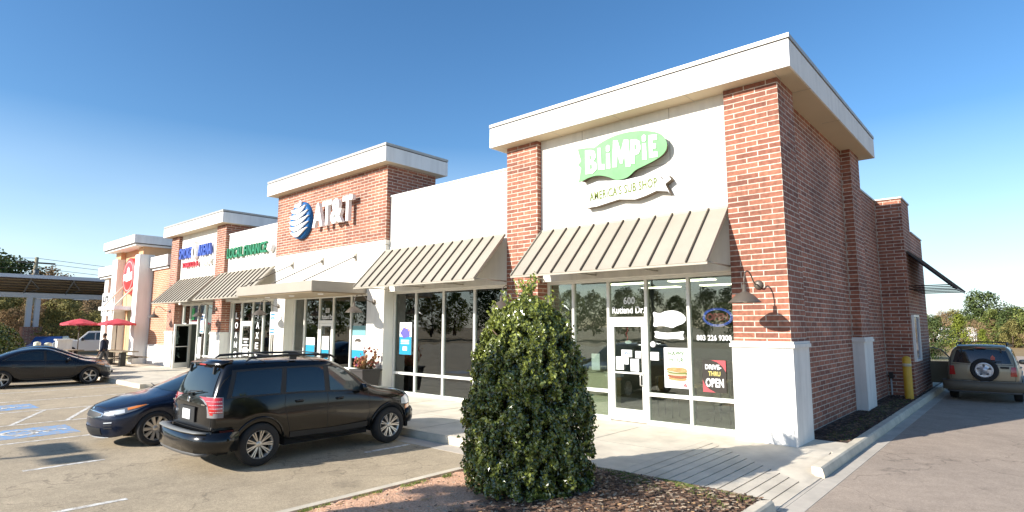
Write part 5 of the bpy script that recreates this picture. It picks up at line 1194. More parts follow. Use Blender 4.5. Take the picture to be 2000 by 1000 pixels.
        patch('headlight', bvh, [(s * .66, .57), (s * .42, .575)], [(s * .655, .655), (s * .44, .635)], 'F', mat('lamp_housing'), t, off=.007, nu=16)
        patch('headlight_lens', bvh, [(s * .64, .585), (s * .56, .585)], [(s * .635, .645), (s * .56, .64)], 'F', M_LENS, t, off=.011, nu=8)
        patch('headlight_lens', bvh, [(s * .54, .585), (s * .46, .585)], [(s * .54, .635), (s * .46, .625)], 'F', M_LENS, t, off=.011, nu=8)
        patch('indicator_lamp', bvh, [(1.70, .665), (1.55, .705), (1.43, .745)], [(1.70, .70), (1.56, .735), (1.43, .752)], vw, M_AMBER, t, off=.012, nu=12)
        for z in (.36, .41, .455): patch('vent_slat', bvh, [(s * .635, z), (s * .50, z - .012)], [(s * .64, z + .018), (s * .50, z + .004)], 'F', M_TRIM if z < .45 else M_LENS, t, off=.006, nu=8, nv=2)
        patch('tail_light', bvh, [(-2.16, .78), (-1.85, .80)], [(-2.12, .90), (-1.80, .88)], vw, M_RED, t, off=.006, nu=10)
        patch('side_sill', bvh, [(-.88, .25), (.84, .25)], [(-.88, .30), (.84, .30)], vw, M_TRIM, t, off=.006)
    patch('windscreen', bvh, [(-.70, .93), (0, .965), (.70, .93)], [(-.52, 1.21), (0, 1.28), (.52, 1.21)], 'F', M_CARGLASS, t, nu=30, nv=14)
    patch('windscreen', bvh, [(.36, -.56), (.95, -.70)], [(.36, .56), (.95, .70)], 'T', M_CARGLASS, t, nu=14, nv=20) if False else None
    patch('rear_window', bvh, [(-.62, 1.02), (0, 1.06), (.62, 1.02)], [(-.52, 1.20), (0, 1.27), (.52, 1.20)], 'B', glass, t, nu=24, nv=10)
    # grille with a bright surround, number plate space, lower intake
    patch('grille_surround', bvh, [(-.42, .555), (-.2, .525), (0, .52), (.2, .525), (.42, .555)], [(-.42, .615), (-.2, .64), (0, .645), (.2, .64), (.42, .615)], 'F', M_CHROME, t, off=.006, nu=24)
    patch('grille', bvh, [(-.395, .562), (-.2, .538), (0, .534), (.2, .538), (.395, .562)], [(-.395, .607), (-.2, .628), (0, .632), (.2, .628), (.395, .607)], 'F', M_TRIM, t, off=.010, nu=24)
    patch('lower_intake', bvh, [(-.40, .235), (0, .225), (.40, .235)], [(-.42, .36), (0, .37), (.42, .36)], 'F', M_TRIM, t, off=.006, nu=16)
    patch('bumper_lip', bvh, [(-.60, .185), (0, .18), (.60, .185)], [(-.60, .205), (0, .20), (.60, .205)], 'F', M_LENS, t, off=.010, nu=16, nv=2)
    patch('badge', bvh, [(-.05, .672), (0, .664), (.05, .672)], [(-.05, .690), (0, .698), (.05, .690)], 'F', M_CHROME, t, off=.006, nu=8, nv=3)
    lines('bonnet_gap', bvh, [('T', [(1.0, .73), (1.4, .70), (1.75, .56), (1.93, .40)]), ('T', [(1.0, -.73), (1.4, -.70), (1.75, -.56), (1.93, -.40)]), ('T', [(1.95, -.38), (2.03, 0), (1.95, .38)])], M_DARK, t)
    wp = MB()
    for y in (.15, -.45): wp.tube([(1.02, y + .1, .945), (.93, y, .975), (.88, y - .35, .99)], .008, 5)
    obj('wiper', wp, M_TRIM, t, world=False)
    return t
make_sedan('blue_sedan', 'dark blue saloon car beside the black vehicle, its grille facing the camera', 'car', (-9.86, -5.72, G + .01), -PI / 2, paint('navy_paint', (.014, .020, .040), .2, metal=.35), style='ten')
BLK = paint('dark_paint', (.008, .008, .010), .2)
make_sedan('black_sedan', 'black saloon car parked at the far left, its alloy front wheel against the pavement', 'car', (-24.5, -5.9, G + .01), PI / 2, BLK)
make_sedan('black_sedan', 'dark blue black saloon car standing behind the nearer black saloon', 'car', (-27.3, -5.3, G + .01), PI / 2, paint('ink_paint', (.008, .012, .022), .2), style='ten')
# white pickup, blue car and a white van far off by the trees
def simple_vehicle(name, label, cat, loc, rotz, body, prof, wl_, hw, wheels, wr, windows, extra=None):
    """small distant vehicle: side profile given a real width, with rounded shoulders"""
    t = thing(name, label, cat, loc, rotz)
    b = MB(); n = len(prof)
    ys = [(-hw, .0), (-hw + .03, .04), (hw - .03, .04), (hw, 0)]
    vs = []; cx_ = sum(p[0] for p in prof) / n; cz = sum(p[1] for p in prof) / n
    for y, grow_ in ys:
        for x, z in prof:
            taper = 1 - .14 * max(0, (z - wl_)) * (1 if abs(y) > 0 else 0)
            vs.append((x + (grow_ if x > cx_ else -grow_) * .5, y * taper, z + (grow_ if z > cz else 0) * .6))
    fs = [(k * n + i, k * n + (i + 1) % n, (k + 1) * n + (i + 1) % n, (k + 1) * n + i) for k in range(3) for i in range(n)] + [tuple(range(n)), tuple(range(4 * n - 1, 3 * n - 1, -1))]
    b.add(vs, fs); obj('body', b, body, t, world=False, bevel=.02)
    for x in wheels:
        for s in (1, -1):
            w_ = MB(); w_.lathe([(0, -.1), (wr, -.1), (wr, .1), (0, .1)], (x, s * (hw - .08), wr), axis='y', n=20); o = obj('wheel', w_, M_TYRE, t, world=False)
            r_ = MB(); r_.lathe([(0, .105 * s), (wr * .6, .105 * s), (wr * .62, .09 * s)], (x, s * (hw - .08), wr), axis='y', n=16); obj('rim', r_, M_ALLOY, o, world=False)
    for nm, pts in windows:
        for s in (1, -1):
            g = MB(); zz = pts
            g.add([(x, s * (hw * (1 - .14 * max(0, z - wl_)) + .006), z) for x, z in zz], [tuple(range(len(zz)))]); obj(nm, g, M_CARGLASS, t, world=False)
    if extra: extra(t)
    return t
WHT = paint('white_paint', (.62, .62, .60), .3)
def pk(t):
    mb = MB(); mb.box(-2.5, -.75, -.72, .72, .75, 1.0); obj('load_bed', mb, M_DARK, t, world=False)
    mb = MB(); mb.box(2.52, 2.58, -.55, .55, .62, .95); obj('grille', mb, M_TRIM, t, world=False)
    for s in (1, -1): mb = MB(); mb.box(2.5, 2.57, s * .72 - .13, s * .72 + .13, .72, .92); obj('headlight', mb, M_LENS, t, world=False); mb = MB(); mb.box(.85, 1.0, s * .98 - .1, s * .98 + .1, 1.15, 1.35); obj('wing_mirror', mb, M_TRIM, t, world=False)
    mb = MB(); mb.box(2.52, 2.66, -.9, .9, .42, .62); obj('front_bumper', mb, M_CHROME, t, world=False, bevel=.02)
PKP = [(-2.65, .45), (2.55, .45), (2.58, .98), (2.45, 1.1), (1.2, 1.17), (.62, 1.78), (-.55, 1.80), (-.72, 1.18), (-2.65, 1.16)]
simple_vehicle('white_pickup', 'white pickup truck beyond the picnic tables, left of the end building', 'pickup truck', (-47.5, 1.3, G), math.radians(-105), WHT, PKP, 1.1, .95, (-1.65, 1.6), .38, [('side_window', [(-.6, 1.2), (.18, 1.2), (.18, 1.70), (-.52, 1.70)]), ('side_window', [(.24, 1.2), (1.05, 1.2), (.62, 1.68), (.24, 1.70)])], pk)
CARP = [(-2.1, .35), (2.05, .35), (2.1, .75), (1.2, .92), (.5, 1.38), (-.9, 1.40), (-1.6, 1.0), (-2.12, .95)]
simple_vehicle('blue_car', 'dark blue car half hidden behind the pale block wall on the left', 'car', (-51, -.85, G), math.radians(-25), paint('blue_paint_car', (.01, .03, .12), .25), CARP, .95, .88, (-1.35, 1.3), .32, [('side_window', [(-1.2, .98), (-.2, .98), (-.2, 1.30), (-.9, 1.30)]), ('side_window', [(-.12, .98), (.95, .95), (.45, 1.30), (-.12, 1.30)])])
simple_vehicle('white_van', 'white van parked under the trees in the distance, above the tan vehicle', 'van', (-4.2, 82, G), math.radians(170), WHT, [(-2.6, .4), (2.6, .4), (2.6, 1.0), (1.9, 1.3), (1.3, 2.1), (-2.6, 2.15)], 1.2, .98, (-1.7, 1.7), .38, [('side_window', [(.4, 1.35), (1.6, 1.35), (1.2, 1.9), (.4, 1.9)])])
simple_vehicle('silver_car', 'silver car parked at the right edge of the photo, beyond the tan vehicle', 'car', (6.2, 46, G), math.radians(100), paint('silver_paint', (.42, .43, .45), .3, metal=.4), CARP, .95, .88, (-1.35, 1.3), .32, [('side_window', [(-1.2, .98), (-.2, .98), (-.2, 1.30), (-.9, 1.30)]), ('side_window', [(-.12, .98), (.95, .95), (.45, 1.30), (-.12, 1.30)])])

# ------------------------------------------------------------------ leaves
def leaf_mat(name, c1, c2, rough=.42, spec=.5):
    m = mat(name, c1, rough, spec=spec); N = m.node_tree.nodes; L = m.node_tree.links; b = N['Principled BSDF']
    at_ = N.new('ShaderNodeAttribute'); at_.attribute_name = 'tone'; at_.attribute_type = 'GEOMETRY'
    r = N.new('ShaderNodeValToRGB'); r.color_ramp.elements[0].color = (*c1, 1); r.color_ramp.elements[1].color = (*c2, 1)
    L.new(at_.outputs['Fac'], r.inputs[0]); L.new(r.outputs[0], b.inputs['Base Color'])
    tr = N.new('ShaderNodeBsdfTranslucent'); L.new(r.outputs[0], tr.inputs[0]); x = N.new('ShaderNodeMixShader'); x.inputs[0].default_value = .22
    L.new(b.outputs[0], x.inputs[1]); L.new(tr.outputs[0], x.inputs[2]); L.new(x.outputs[0], N['Material Output'].inputs[0])
    return m
def leafy(name, pts, m, parent, seed=1, fold=True):
    """pts: (position, outward normal, size, tone)"""
    rnd = random.Random(seed); vs = []; fs = []; tn = []
    for p, nn, s, tone in pts:
        nn = (Vector(nn) + Vector((rnd.gauss(0, .55), rnd.gauss(0, .55), rnd.gauss(0, .5)))).normalized()
        a = nn.orthogonal().normalized(); ang = rnd.uniform(0, 2 * PI); a = (Matrix.Rotation(ang, 3, nn) @ a); b_ = nn.cross(a); p = Vector(p)
        l, w = s * rnd.uniform(.75, 1.25), s * rnd.uniform(.26, .42)
        k = len(vs)
        if fold:
            up = nn * (w * .5)
            vs += [p - a * l * .5, p + b_ * w + up, p + a * l * .5 + nn * rnd.uniform(-.2, .15) * l, p - b_ * w + up]; fs += [(k, k + 1, k + 2), (k, k + 2, k + 3)]; tn += [tone] * 4
        else:
            vs += [p - a * l * .5, p + b_ * w, p + a * l * .5, p - b_ * w]; fs.append((k, k + 1, k + 2, k + 3)); tn += [tone] * 4
    me = bpy.data.meshes.new(name); me.from_pydata([tuple(v) for v in vs], [], fs); me.materials.append(m)
    at_ = me.attributes.new('tone', 'FLOAT', 'POINT'); at_.data.foreach_set('value', tn)
    o = bpy.data.objects.new(name, me); S.collection.objects.link(o); o.parent = parent
    return o
# the clipped holly in the island
BX, BY = -1.83, -4.95
t = thing('holly_bush', 'tall cone shaped holly bush on the planting bed before the corner shop', 'bush', (BX, BY, 0.03))
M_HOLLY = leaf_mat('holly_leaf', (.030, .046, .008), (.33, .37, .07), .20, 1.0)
M_BARK = mat('bark', (.11, .075, .05), .9, noise=(6, .3), bump=(20, .6, .02))
prof = [(0, .76), (.1, .79), (.6, .81), (1.0, .775), (1.4, .70), (1.8, .60), (2.03, .49), (2.17, .39), (2.29, .25), (2.38, .08)]
def rad(h):
    for (h0, r0), (h1, r1) in zip(prof, prof[1:]):
        if h <= h1: return r0 + (r1 - r0) * (h - h0) / (h1 - h0)
    return .03
rnd = random.Random(11); pts = []
from mathutils import noise as mn
for i in range(64000):
    h = 2.38 * (rnd.random() ** .92); a = rnd.uniform(0, 2 * PI)
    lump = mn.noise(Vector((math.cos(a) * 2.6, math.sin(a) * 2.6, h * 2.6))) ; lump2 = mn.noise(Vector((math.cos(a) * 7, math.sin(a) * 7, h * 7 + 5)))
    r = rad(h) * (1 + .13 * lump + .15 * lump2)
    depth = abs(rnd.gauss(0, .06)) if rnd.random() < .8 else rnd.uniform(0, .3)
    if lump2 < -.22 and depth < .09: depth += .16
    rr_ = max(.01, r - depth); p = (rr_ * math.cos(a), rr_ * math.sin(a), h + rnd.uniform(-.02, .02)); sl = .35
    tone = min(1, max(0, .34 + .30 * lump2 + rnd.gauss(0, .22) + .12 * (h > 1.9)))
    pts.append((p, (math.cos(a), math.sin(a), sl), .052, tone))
for i in range(240):   # loose shoots that break the outline
    h = rnd.uniform(.3, 2.5); a = rnd.uniform(0, 2 * PI); r = rad(h); L_ = rnd.uniform(.05, .17) if h < 2.0 else rnd.uniform(.10, .27); up = .9 if h > 1.9 else .35
    for k in range(int(L_ / .022)):
        q = k * .022; p = ((r + q * (1 - up * .5)) * math.cos(a) + rnd.gauss(0, .012), (r + q * (1 - up * .5)) * math.sin(a) + rnd.gauss(0, .012), h + q * up * 1.2)
        pts.append((p, (math.cos(a + k), math.sin(a + k), .3), .055, min(1, max(0, rnd.gauss(.75, .2)))))
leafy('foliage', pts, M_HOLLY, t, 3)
mb = MB()
for k in range(9):
    a = k * 2.4; mb.tube([(0, 0, -.1), (.08 * math.cos(a), .08 * math.sin(a), .5), (.35 * math.cos(a), .35 * math.sin(a), 1.1 + .1 * k), (.5 * math.cos(a), .5 * math.sin(a), 1.4 + .08 * k)], [.05, .035, .02, .01], 6)
obj('stem', mb, M_BARK, t, world=False)
cr = MB(); cr.lathe([(r * .62, h) for h, r in prof], n=20); obj('dark_core', cr, mat('dark_core', (.012, .016, .006), 1), t, world=False)  # solid near-black core filling the inside of the foliage
# ------------------------------------------------------------------ trees
M_PINE = leaf_mat('pine_leaf', (.030, .050, .016), (.13, .17, .05), .6, .2)
M_OAKG = leaf_mat('green_leaf', (.06, .085, .02), (.27, .30, .08), .6, .2)
M_BARE = leaf_mat('winter_twigs', (.15, .105, .06), (.48, .33, .18), .8, .1)
M_OLIVE = leaf_mat('olive_leaf', (.10, .10, .035), (.36, .31, .10), .7, .2)
M_BRIGHT = leaf_mat('bright_leaf', (.10, .13, .02), (.30, .33, .05), .6, .2)
def make_tree(name, label, H, Wd, kind, m, n=2600, seed=1, ls=.28, base=.18):
    rnd = random.Random(seed); t = thing(name, label, 'tree', (0, 0, 0))
    mb = MB(); th = H * (.55 if kind != 'cone' else .8)
    lean = [rnd.uniform(-.3, .3), rnd.uniform(-.3, .3)]
    mb.tube([(0, 0, -.4), (lean[0] * .2, lean[1] * .2, th * .4), (lean[0], lean[1], th)], [H * .022, H * .016, H * .008], 7)
    cl = []
    nc = 26 if kind != 'cone' else 30
    for k in range(nc):
        f = (k + .5) / nc; z = H * (base + (1 - base) * (f ** .85)) * .97
        env = {'round': math.sin(PI * min(1, (z / H - base) / (1 - base) * .86 + .14)) ** .7, 'cone': 1.05 - (z / H), 'pine': .35 + .65 * math.sin(PI * min(1, max(0, (z / H - .35) / .65)) * .8 + .3) if z / H > .3 else .25}[kind]
        a = k * 2.399 + rnd.uniform(-.4, .4); rr_ = Wd / 2 * env * rnd.uniform(.35, .95)
        c_ = Vector((lean[0] * z / H + rr_ * math.cos(a), lean[1] * z / H + rr_ * math.sin(a), z)); cr_ = Wd * rnd.uniform(.12, .21) * (.6 + .4 * env)
        cl.append((c_, cr_)); zt_ = max(.1 * H, z - rr_ * .7)
        if k % 2 == 0: mb.tube([(lean[0] * zt_ / H, lean[1] * zt_ / H, min(zt_, th * .98)), c_ * .6 + Vector((0, 0, zt_ * .4)), c_], [H * .007, H * .004, H * .0015], 5)
    obj('trunk', mb, M_BARK, t, world=False)
    pts = []
    for i in range(n):
        c_, cr_ = cl[rnd.randrange(len(cl))]; d = Vector((rnd.gauss(0, 1), rnd.gauss(0, 1), rnd.gauss(0, 1))).normalized(); rr_ = cr_ * (rnd.random() ** .4) * 1.15
        p = c_ + Vector((d.x * rr_, d.y * rr_, d.z * rr_ * .75)); d2 = (p - Vector((0, 0, p.z * .8))).normalized()
        pts.append((p, d * .6 + d2 * .4 + Vector((0, 0, .3)), ls, min(1, max(0, rnd.gauss(.45, .22) + .3 * mn.noise(p * .8)))))
    leafy('crown', pts, m, t, seed, fold=False)
    return t
protos = {
 'pine': make_tree('pine_tree', 'x', 9.0, 5.5, 'pine', M_PINE, 3000, 1, .34, .35),
 'dark': make_tree('evergreen_tree', 'x', 7.5, 6.0, 'round', M_PINE, 3200, 2, .32, .08),
 'green': make_tree('broadleaf_tree', 'x', 6.5, 5.6, 'round', M_OAKG, 3200, 3, .30, .06),
 'olive': make_tree('broadleaf_tree', 'x', 7.0, 6.2, 'round', M_OLIVE, 3200, 4, .30, .06),
 'bare': make_tree('leafless_tree', 'x', 7.5, 6.2, 'round', M_BARE, 2600, 5, .26, .06),
 'bright': make_tree('young_conifer', 'x', 4.6, 3.8, 'cone', M_BRIGHT, 2400, 6, .22, .04)}
used = set()
def plant(kind, bear, dist, sc, label, group, sz=1.0):
    """bear: degrees left of straight up the drive; dist in metres from where the photographer stood"""
    b_ = math.radians(bear); x, y = 3.1 - dist * math.sin(b_), -10.9 + dist * math.cos(b_)
    p = protos[kind]; z = G - .05 + (max(0, dist - 62) * .035 if bear > 40 else 0)
    if kind in used: t = dup(p, (x, y, z), (bear * 7.3) % 6.28, label, group, (sc, sc, sc * sz))
    else: used.add(kind); t = p; t.location = (x, y, z); t.scale = (sc, sc, sc * sz); t['label'] = label; t['group'] = group
    return t
GL_, GR_ = 'trees on the wooded slope at the left', 'trees beyond the drive at the right'
LB = {'pine': 'tall dark pine tree', 'dark': 'dense dark evergreen tree', 'green': 'mid green leafy tree', 'olive': 'olive brown leafy tree', 'bare': 'leafless brown tree', 'bright': 'bright yellow green young conifer'}
rnd = random.Random(21)
row = []
# left: from the frame edge to the end building, three depths; tops 12 to 16 m above the ground
for D, cnt, s0, kinds in ((66, 10, .55, 'olive bare bare olive green'), (82, 12, .70, 'bare olive bare bare olive'), (100, 12, .86, 'bare dark olive bare bare pine')):
    ks = kinds.split()
    for k in range(cnt):
        row.append((rnd.choice(ks), 84.5 - k * (10.5 / cnt) + rnd.uniform(-.5, .5), D + rnd.uniform(-5, 5), s0 * rnd.uniform(.82, 1.10), GL_))
row += [('dark', 83.0, 92, 1.32, GL_), ('dark', 81.9, 94, 1.25, GL_), ('bare', 79.9, 90, 1.1, GL_)]
for D, cnt, s0, kinds in ((84, 14, .46, 'bare olive bare green olive'), (100, 12, .60, 'green bare olive bare'), (125, 12, .80, 'dark green olive')):
    ks = kinds.split()
    for k in range(cnt):
        row.append((rnd.choice(ks), 7.5 - k * (12.5 / cnt) + rnd.uniform(-.4, .4), D + rnd.uniform(-5, 5), s0 * rnd.uniform(.72, 1.0), GR_))
row += [('pine', 2.5, 92, .74, GR_), ('green', 2.0, 88, .66, GR_), ('dark', .9, 86, .62, GR_), ('green', -.4, 84, .72, GR_), ('bright', 4.2, 74, .78, GR_), ('bright', 2.7, 70, .45, GR_), ('dark', 5.9, 50, .4, GR_)]
todo = {}
for i, (k, b_, D, sc, g_) in enumerate(row):
    if g_ == GL_:
        where = 'at the left edge of the photo' if b_ > 83 else ('left of the wooden pole' if b_ > 80.6 else ('between the wooden pole and the portal' if b_ > 77.5 else 'just left of the end building'))
    else:
        where = 'right beside the brick side wall' if b_ > 5 else ('above the open car door' if b_ > 3.2 else ('above the tan vehicle' if b_ > .8 else 'at the right edge of the photo'))
    depth = 'in the front row' if D < 74 else ('in the middle row' if D < 96 else 'in the back row')
    todo.setdefault('%s %s, %s' % (LB[k], depth, where), []).append((k, b_, D, sc, g_))
for lab, l in todo.items():
    l.sort(key=lambda q: -q[1])
    for i, (k, b_, D, sc, g_) in enumerate(l):
        pre = '' if len(l) == 1 else ('leftmost ' if i == 0 else ('rightmost ' if i == len(l) - 1 else ['second ', 'third ', 'fourth ', 'fifth ', 'sixth '][min(4, i - 1)]))
        plant(k, b_, D, sc, pre + lab, g_)
# unseen trees added across the lot to darken the shop window reflections
for i in range(44): plant(['dark', 'dark', 'olive', 'green'][i % 4], 100 + i * 3.2, 82 + (i * 5) % 9, 1.0 + .1 * (i % 3), 'unseen tree added across the lot for the shop window reflections', 'added trees for the shop window reflections')
# tree whose shade dapples the ramp, and the lot lamp whose shadow lies on the asphalt: both stand behind the photographer
t = make_tree('street_tree', 'small leafy street tree standing behind the photographer beside the lot', 6.2, 2.0, 'round', M_OAKG, 1500, 9, .16, .66); t.location = (-4.9, -14.1, G)
t = thing('lot_lamp', 'twin headed lamp post on the parking lot', 'lamp post', (-13.8, -20.3, G))
mb = MB(); mb.tube([(0, 0, 0), (0, 0, 6.0)], [.09, .06], 10); obj('pole', mb, M_BLACK, t, world=False)
for s in (1, -1): mb = MB(); mb.box(min(0, s * .9) + .3 * s, max(0, s * .9), -.22, .22, 5.95, 6.1); obj('lamp_head', mb, M_BLACK, t, world=False)
# low shrub at the left frame edge
t = thing('lot_shrub', 'round dark green shrub at the left edge, behind the black saloon', 'bush', (-31.2, -7.0, G))
rnd = random.Random(4); pts = []
for i in range(9000):
    d = Vector((rnd.gauss(0, 1), rnd.gauss(0, 1), rnd.gauss(0, 1))).normalized(); k = (1 + .12 * mn.noise(d * 3)) * (rnd.random() ** .15)
    pts.append(((d.x * 1.5 * k, d.y * 1.5 * k, 1.15 + d.z * 1.25 * k), d, .13, min(1, max(0, rnd.gauss(.4, .25)))))
leafy('foliage', pts, M_HOLLY, t, 8); mb = MB(); mb.tube([(0, 0, 0), (.05, 0, 1.3)], [.06, .03], 6); obj('stem', mb, M_BARK, t, world=False)
# ------------------------------------------------------------------ solar car canopy, pole and wires
M_STEEL = mat('grey_steel', (.50, .54, .58), .5, metal=.2)
t = thing('solar_canopy', 'long grey solar carport roof on twin steel columns in front of the wooded slope', 'carport', (-57, -1, G))
for y0 in (-10.6, -1.1, 9.5):
    for dy in (-.26, .26): mb = MB(); mb.box(-57.22, -56.78, y0 + dy - .17, y0 + dy + .17, G, 4.28); obj('column', mb, M_STEEL, t)
    mb = MB(); mb.box(-57.6, -56.4, y0 - .62, y0 + .62, G, 1.95); obj('column_plinth', mb, M_BRICK, t, uv=True)
mb = MB(); mb.box(-57.25, -56.75, -20, 14, 4.281, 4.66); obj('main_beam', mb, M_STEEL, t)
mb = MB(); mb.hexa([(-54.0, -20, 5.80), (-54.0, 14, 5.80), (-60, 14, 4.5), (-60, -20, 4.5)], [(-54.0, -20, 5.90), (-54.0, 14, 5.90), (-60, 14, 4.6), (-60, -20, 4.6)]); obj('panel_roof', mb, mat('solar_underside', (.62, .55, .38), .6, noise=(.5, .15)), t)
mb = MB(); mb.box(-54.02, -53.88, -20, 14, 5.66, 5.93); obj('edge_beam', mb, M_STEEL, t)
for k in range(8):
    z = 5.68 - k * .170; x = -54.4 - k * .78; mb = MB(); mb.box(x - .05, x + .05, -20, 14, z - .12, z + .015); obj('purlin', mb, M_RIB, t)
for k in range(12):
    y = -18 + k * 2.7; mb = MB(); mb.tube([(-54.1, y, 5.70), (-56.9, y, 4.62)], .07, 5); mb.tube([(-59.6, y, 4.5), (-57.1, y, 4.4)], .06, 5); mb.tube([(-54.5, y, 5.55), (-56.5, y + .9, 5.0), (-57, y + .2, 4.6)], .05, 5); obj('rafter', mb, mat('dark_steel', (.20, .21, .22), .5), t)
for y in (-13, -6, -.5, 2.0, 6): mb = MB(); mb.box(-57.0, -56.6, y - .5, y + .5, 4.19, 4.28); obj('strip_lamp', mb, M_WHITE, t)
t = thing('utility_pole', 'wooden utility pole with a small cross arm, sticking up behind the solar carport', 'utility pole', (-72.5, 1.35, 1))
mb = MB(); mb.tube([(-72.5, 1.2, 0), (-72.5, 1.35, 9.0)], [.22, .16], 8); obj('post', mb, mat('weathered_wood', (.30, .26, .17), .9, noise=(3, .2)), t)
mb = MB(); mb.box(-72.6, -72.4, -.2, 2.9, 8.35, 8.5); obj('cross_arm', mb, M_RIB, t)
mb = MB(); mb.lathe([(0, 7.0), (.22, 7.0), (.22, 7.7), (0, 7.7)], (-72.2, 1.35, 0), n=12); obj('transformer', mb, mat('transformer', (.10, .11, .12), .6), t)
for k, (z, lab) in enumerate(((8.9, 'uppermost thin power line above the trees at left'), (8.45, 'second power line below the uppermost, above the trees at left'), (7.9, 'lowest power line on the wooden pole'))):
    mb = MB(); pts = [(-72.5 + .02 * i, 1.35 + (i) * 3.0, z - .9 * math.sin(PI * min(1, abs(i) / 14)) - .02 * i) for i in range(-12, 13)]
    mb.tube(pts, .022, 4, cap=False); o = obj('power_line', mb, M_RIB); tag(o, lab, 'cable', 'power lines on the wooden pole'); rebase(o)
# block wall, bollards by the far lot
mb = MB(); mb.box(-45.6, -45.0, -1.6, -.8, G, 1.08); mb.box(-45.7, -44.9, -1.68, -.72, 1.081, 1.16)
o = rebase(obj('block_wall', mb, M_BASE)); tag(o, 'low pale block wall beyond the black saloons, left of the pickup', 'wall')
def bollard(label, x, y, h=1.0, r=.10, m=None, group=None):
    t = thing('bollard', label, 'bollard', (x, y, G), group=group)
    mb = MB(); mb.lathe([(r, 0), (r, h - .05), (r * .85, h - .01), (r * .4, h + .02), (0, h + .03)], n=18); obj('post', mb, m, t, world=False)
    mb = MB(); mb.lathe([(r + .002, h * .80), (r + .004, h * .80), (r + .004, h * .86), (r + .002, h * .86)], n=18); obj('band', mb, mat('band', (.55, .5, .35), .6), t, world=False)
    return t
M_YB = mat('bollard_yellow', (.62, .36, .03), .5, noise=(4, .1)); M_PB = mat('bollard_pale', (.68, .66, .48), .6)
bollard('yellow bollard beside the drive-through bay at the side of the building', .40, 9.35, 1.33, .11, M_YB)
bollard('pale bollard at the far left behind the saloons, nearer the brick plinth', -38.6, -3.75, 1.28, .17, M_PB, 'pale bollards in the far lot')
bollard('pale bollard at the far left behind the saloons, nearer the block wall', -38.6, -3.27, 1.22, .17, M_PB, 'pale bollards in the far lot')
t = thing('drain_pipe', 'short pale drain pipe at the foot of the brick bay beside the mulch', 'pipe', (.0, 10.06, -.1))
mb = MB(); mb.tube([(-.12, 10.06, .50), (-.12, 10.06, .02), (-.12, 9.98, -.02), (.35, 9.98, -.03)], .025, 8); obj('pipe', mb, mat('pvc_grey', (.42, .42, .40), .5), t)
mb = MB(); mb.box(-.16, -.06, 10.0, 10.09, .5, .68); obj('pipe_head', mb, M_BLACK, t)
t = thing('service_window', 'drive-through window with a blue glass hatch on the brick bay', 'window', (.47, 10.9, 1.2))
mb = MB(); mb.box(.472, .54, 10.35, 11.5, 1.0, 1.06); mb.box(.472, .54, 10.35, 11.5, 2.34, 2.40); mb.box(.472, .54, 10.35, 10.41, 1.06, 2.34); mb.box(.472, .54, 11.44, 11.5, 1.06, 2.34); obj('window_frame', mb, M_FRAME, t)
mb = MB(); mb.box(.475, .50, 10.41, 11.44, 1.06, 2.34); obj('pane', mb, mat('hatch_glass', (.03, .07, .16), .08, spec=.8), t)
# ------------------------------------------------------------------ pavement furniture
def pot():
    t = thing('flower_pot', 'dark square planter of red and orange flowers by the white pier', 'planter', (-12.0, -.42, 0))
    mb = MB(); mb.hexa([(-.24, -.24, 0), (.24, -.24, 0), (.24, .24, 0), (-.24, .24, 0)], [(-.33, -.33, .72), (.33, -.33, .72), (.33, .33, .72), (-.33, .33, .72)]); mb.box(-.36, .36, -.36, .36, .70, .76); obj('pot', mb, mat('dark_resin', (.035, .03, .028), .6), t, world=False, bevel=.012)
    rnd = random.Random(2); g = MB(); r_ = MB(); y_ = MB(); v_ = MB()
    for i in range(120):
        x, y = rnd.uniform(-.3, .3), rnd.uniform(-.3, .3); h = rnd.uniform(.82, 1.12) + (.28 if x > .12 and rnd.random() < .5 else 0)
        g.tube([(x * .5, y * .5, .72), (x, y, h)], .006, 4)
        q = rnd.choice((r_, r_, y_, v_ if x < -.1 else r_)); s = rnd.uniform(.02, .05); q.lathe([(0, -s), (s, -.3 * s), (s * .8, .5 * s), (0, s)], (x, y, h), n=6)
    obj('stems', g, mat('dry_stem', (.22, .14, .05), .8), t, world=False); obj('red_flowers', r_, mat('flower_red', (.26, .06, .03), .6), t, world=False); obj('orange_flowers', y_, mat('flower_orange', (.40, .20, .07), .6), t, world=False); obj('pink_flowers', v_, mat('flower_pink', (.55, .12, .35), .6), t, world=False)
pot()
def sign_post(label, x, y):
    t = thing('parking_sign', label, 'sign', (x, y, 0), group='blue and white parking signs')
    mb = MB(); mb.tube([(0, 0, 0), (0, 0, 2.5)], .03, 6); obj('post', mb, M_RIB, t, world=False)
    p = MB(); p.box(-.19, .19, -.045, -.03, 1.72, 2.55); o = obj('sign_plate', p, M_WHITE, t, world=False)
    b_ = MB(); b_.box(-.15, .15, -.0485, -.0455, 2.42, 2.49); b_.box(-.15, .15, -.0485, -.0455, 1.77, 1.83)
    for a in ((-.15, -.10, 1.9, 2.34), (.10, .15, 1.9, 2.34), (-.15, .15, 2.30, 2.36), (-.15, .15, 1.88, 1.93)): b_.box(a[0], a[1], -.0480 - .0005 * (a[1] - a[0] > .1), -.0455, a[2], a[3])
    obj('sign_border', b_, mat('sign_blue2', (.04, .20, .55), .5), o, world=False)
    return t
s0 = sign_post('blue and white parking sign on a post before the white pier of the canopy shop', -17.65, -.55)
dup(s0, (-23.95, -.6, 0), 0, 'blue and white parking sign on a post right of the open door')
M_WOOD = mat('table_wood', (.26, .21, .14), .7, noise=(5, .2)); 
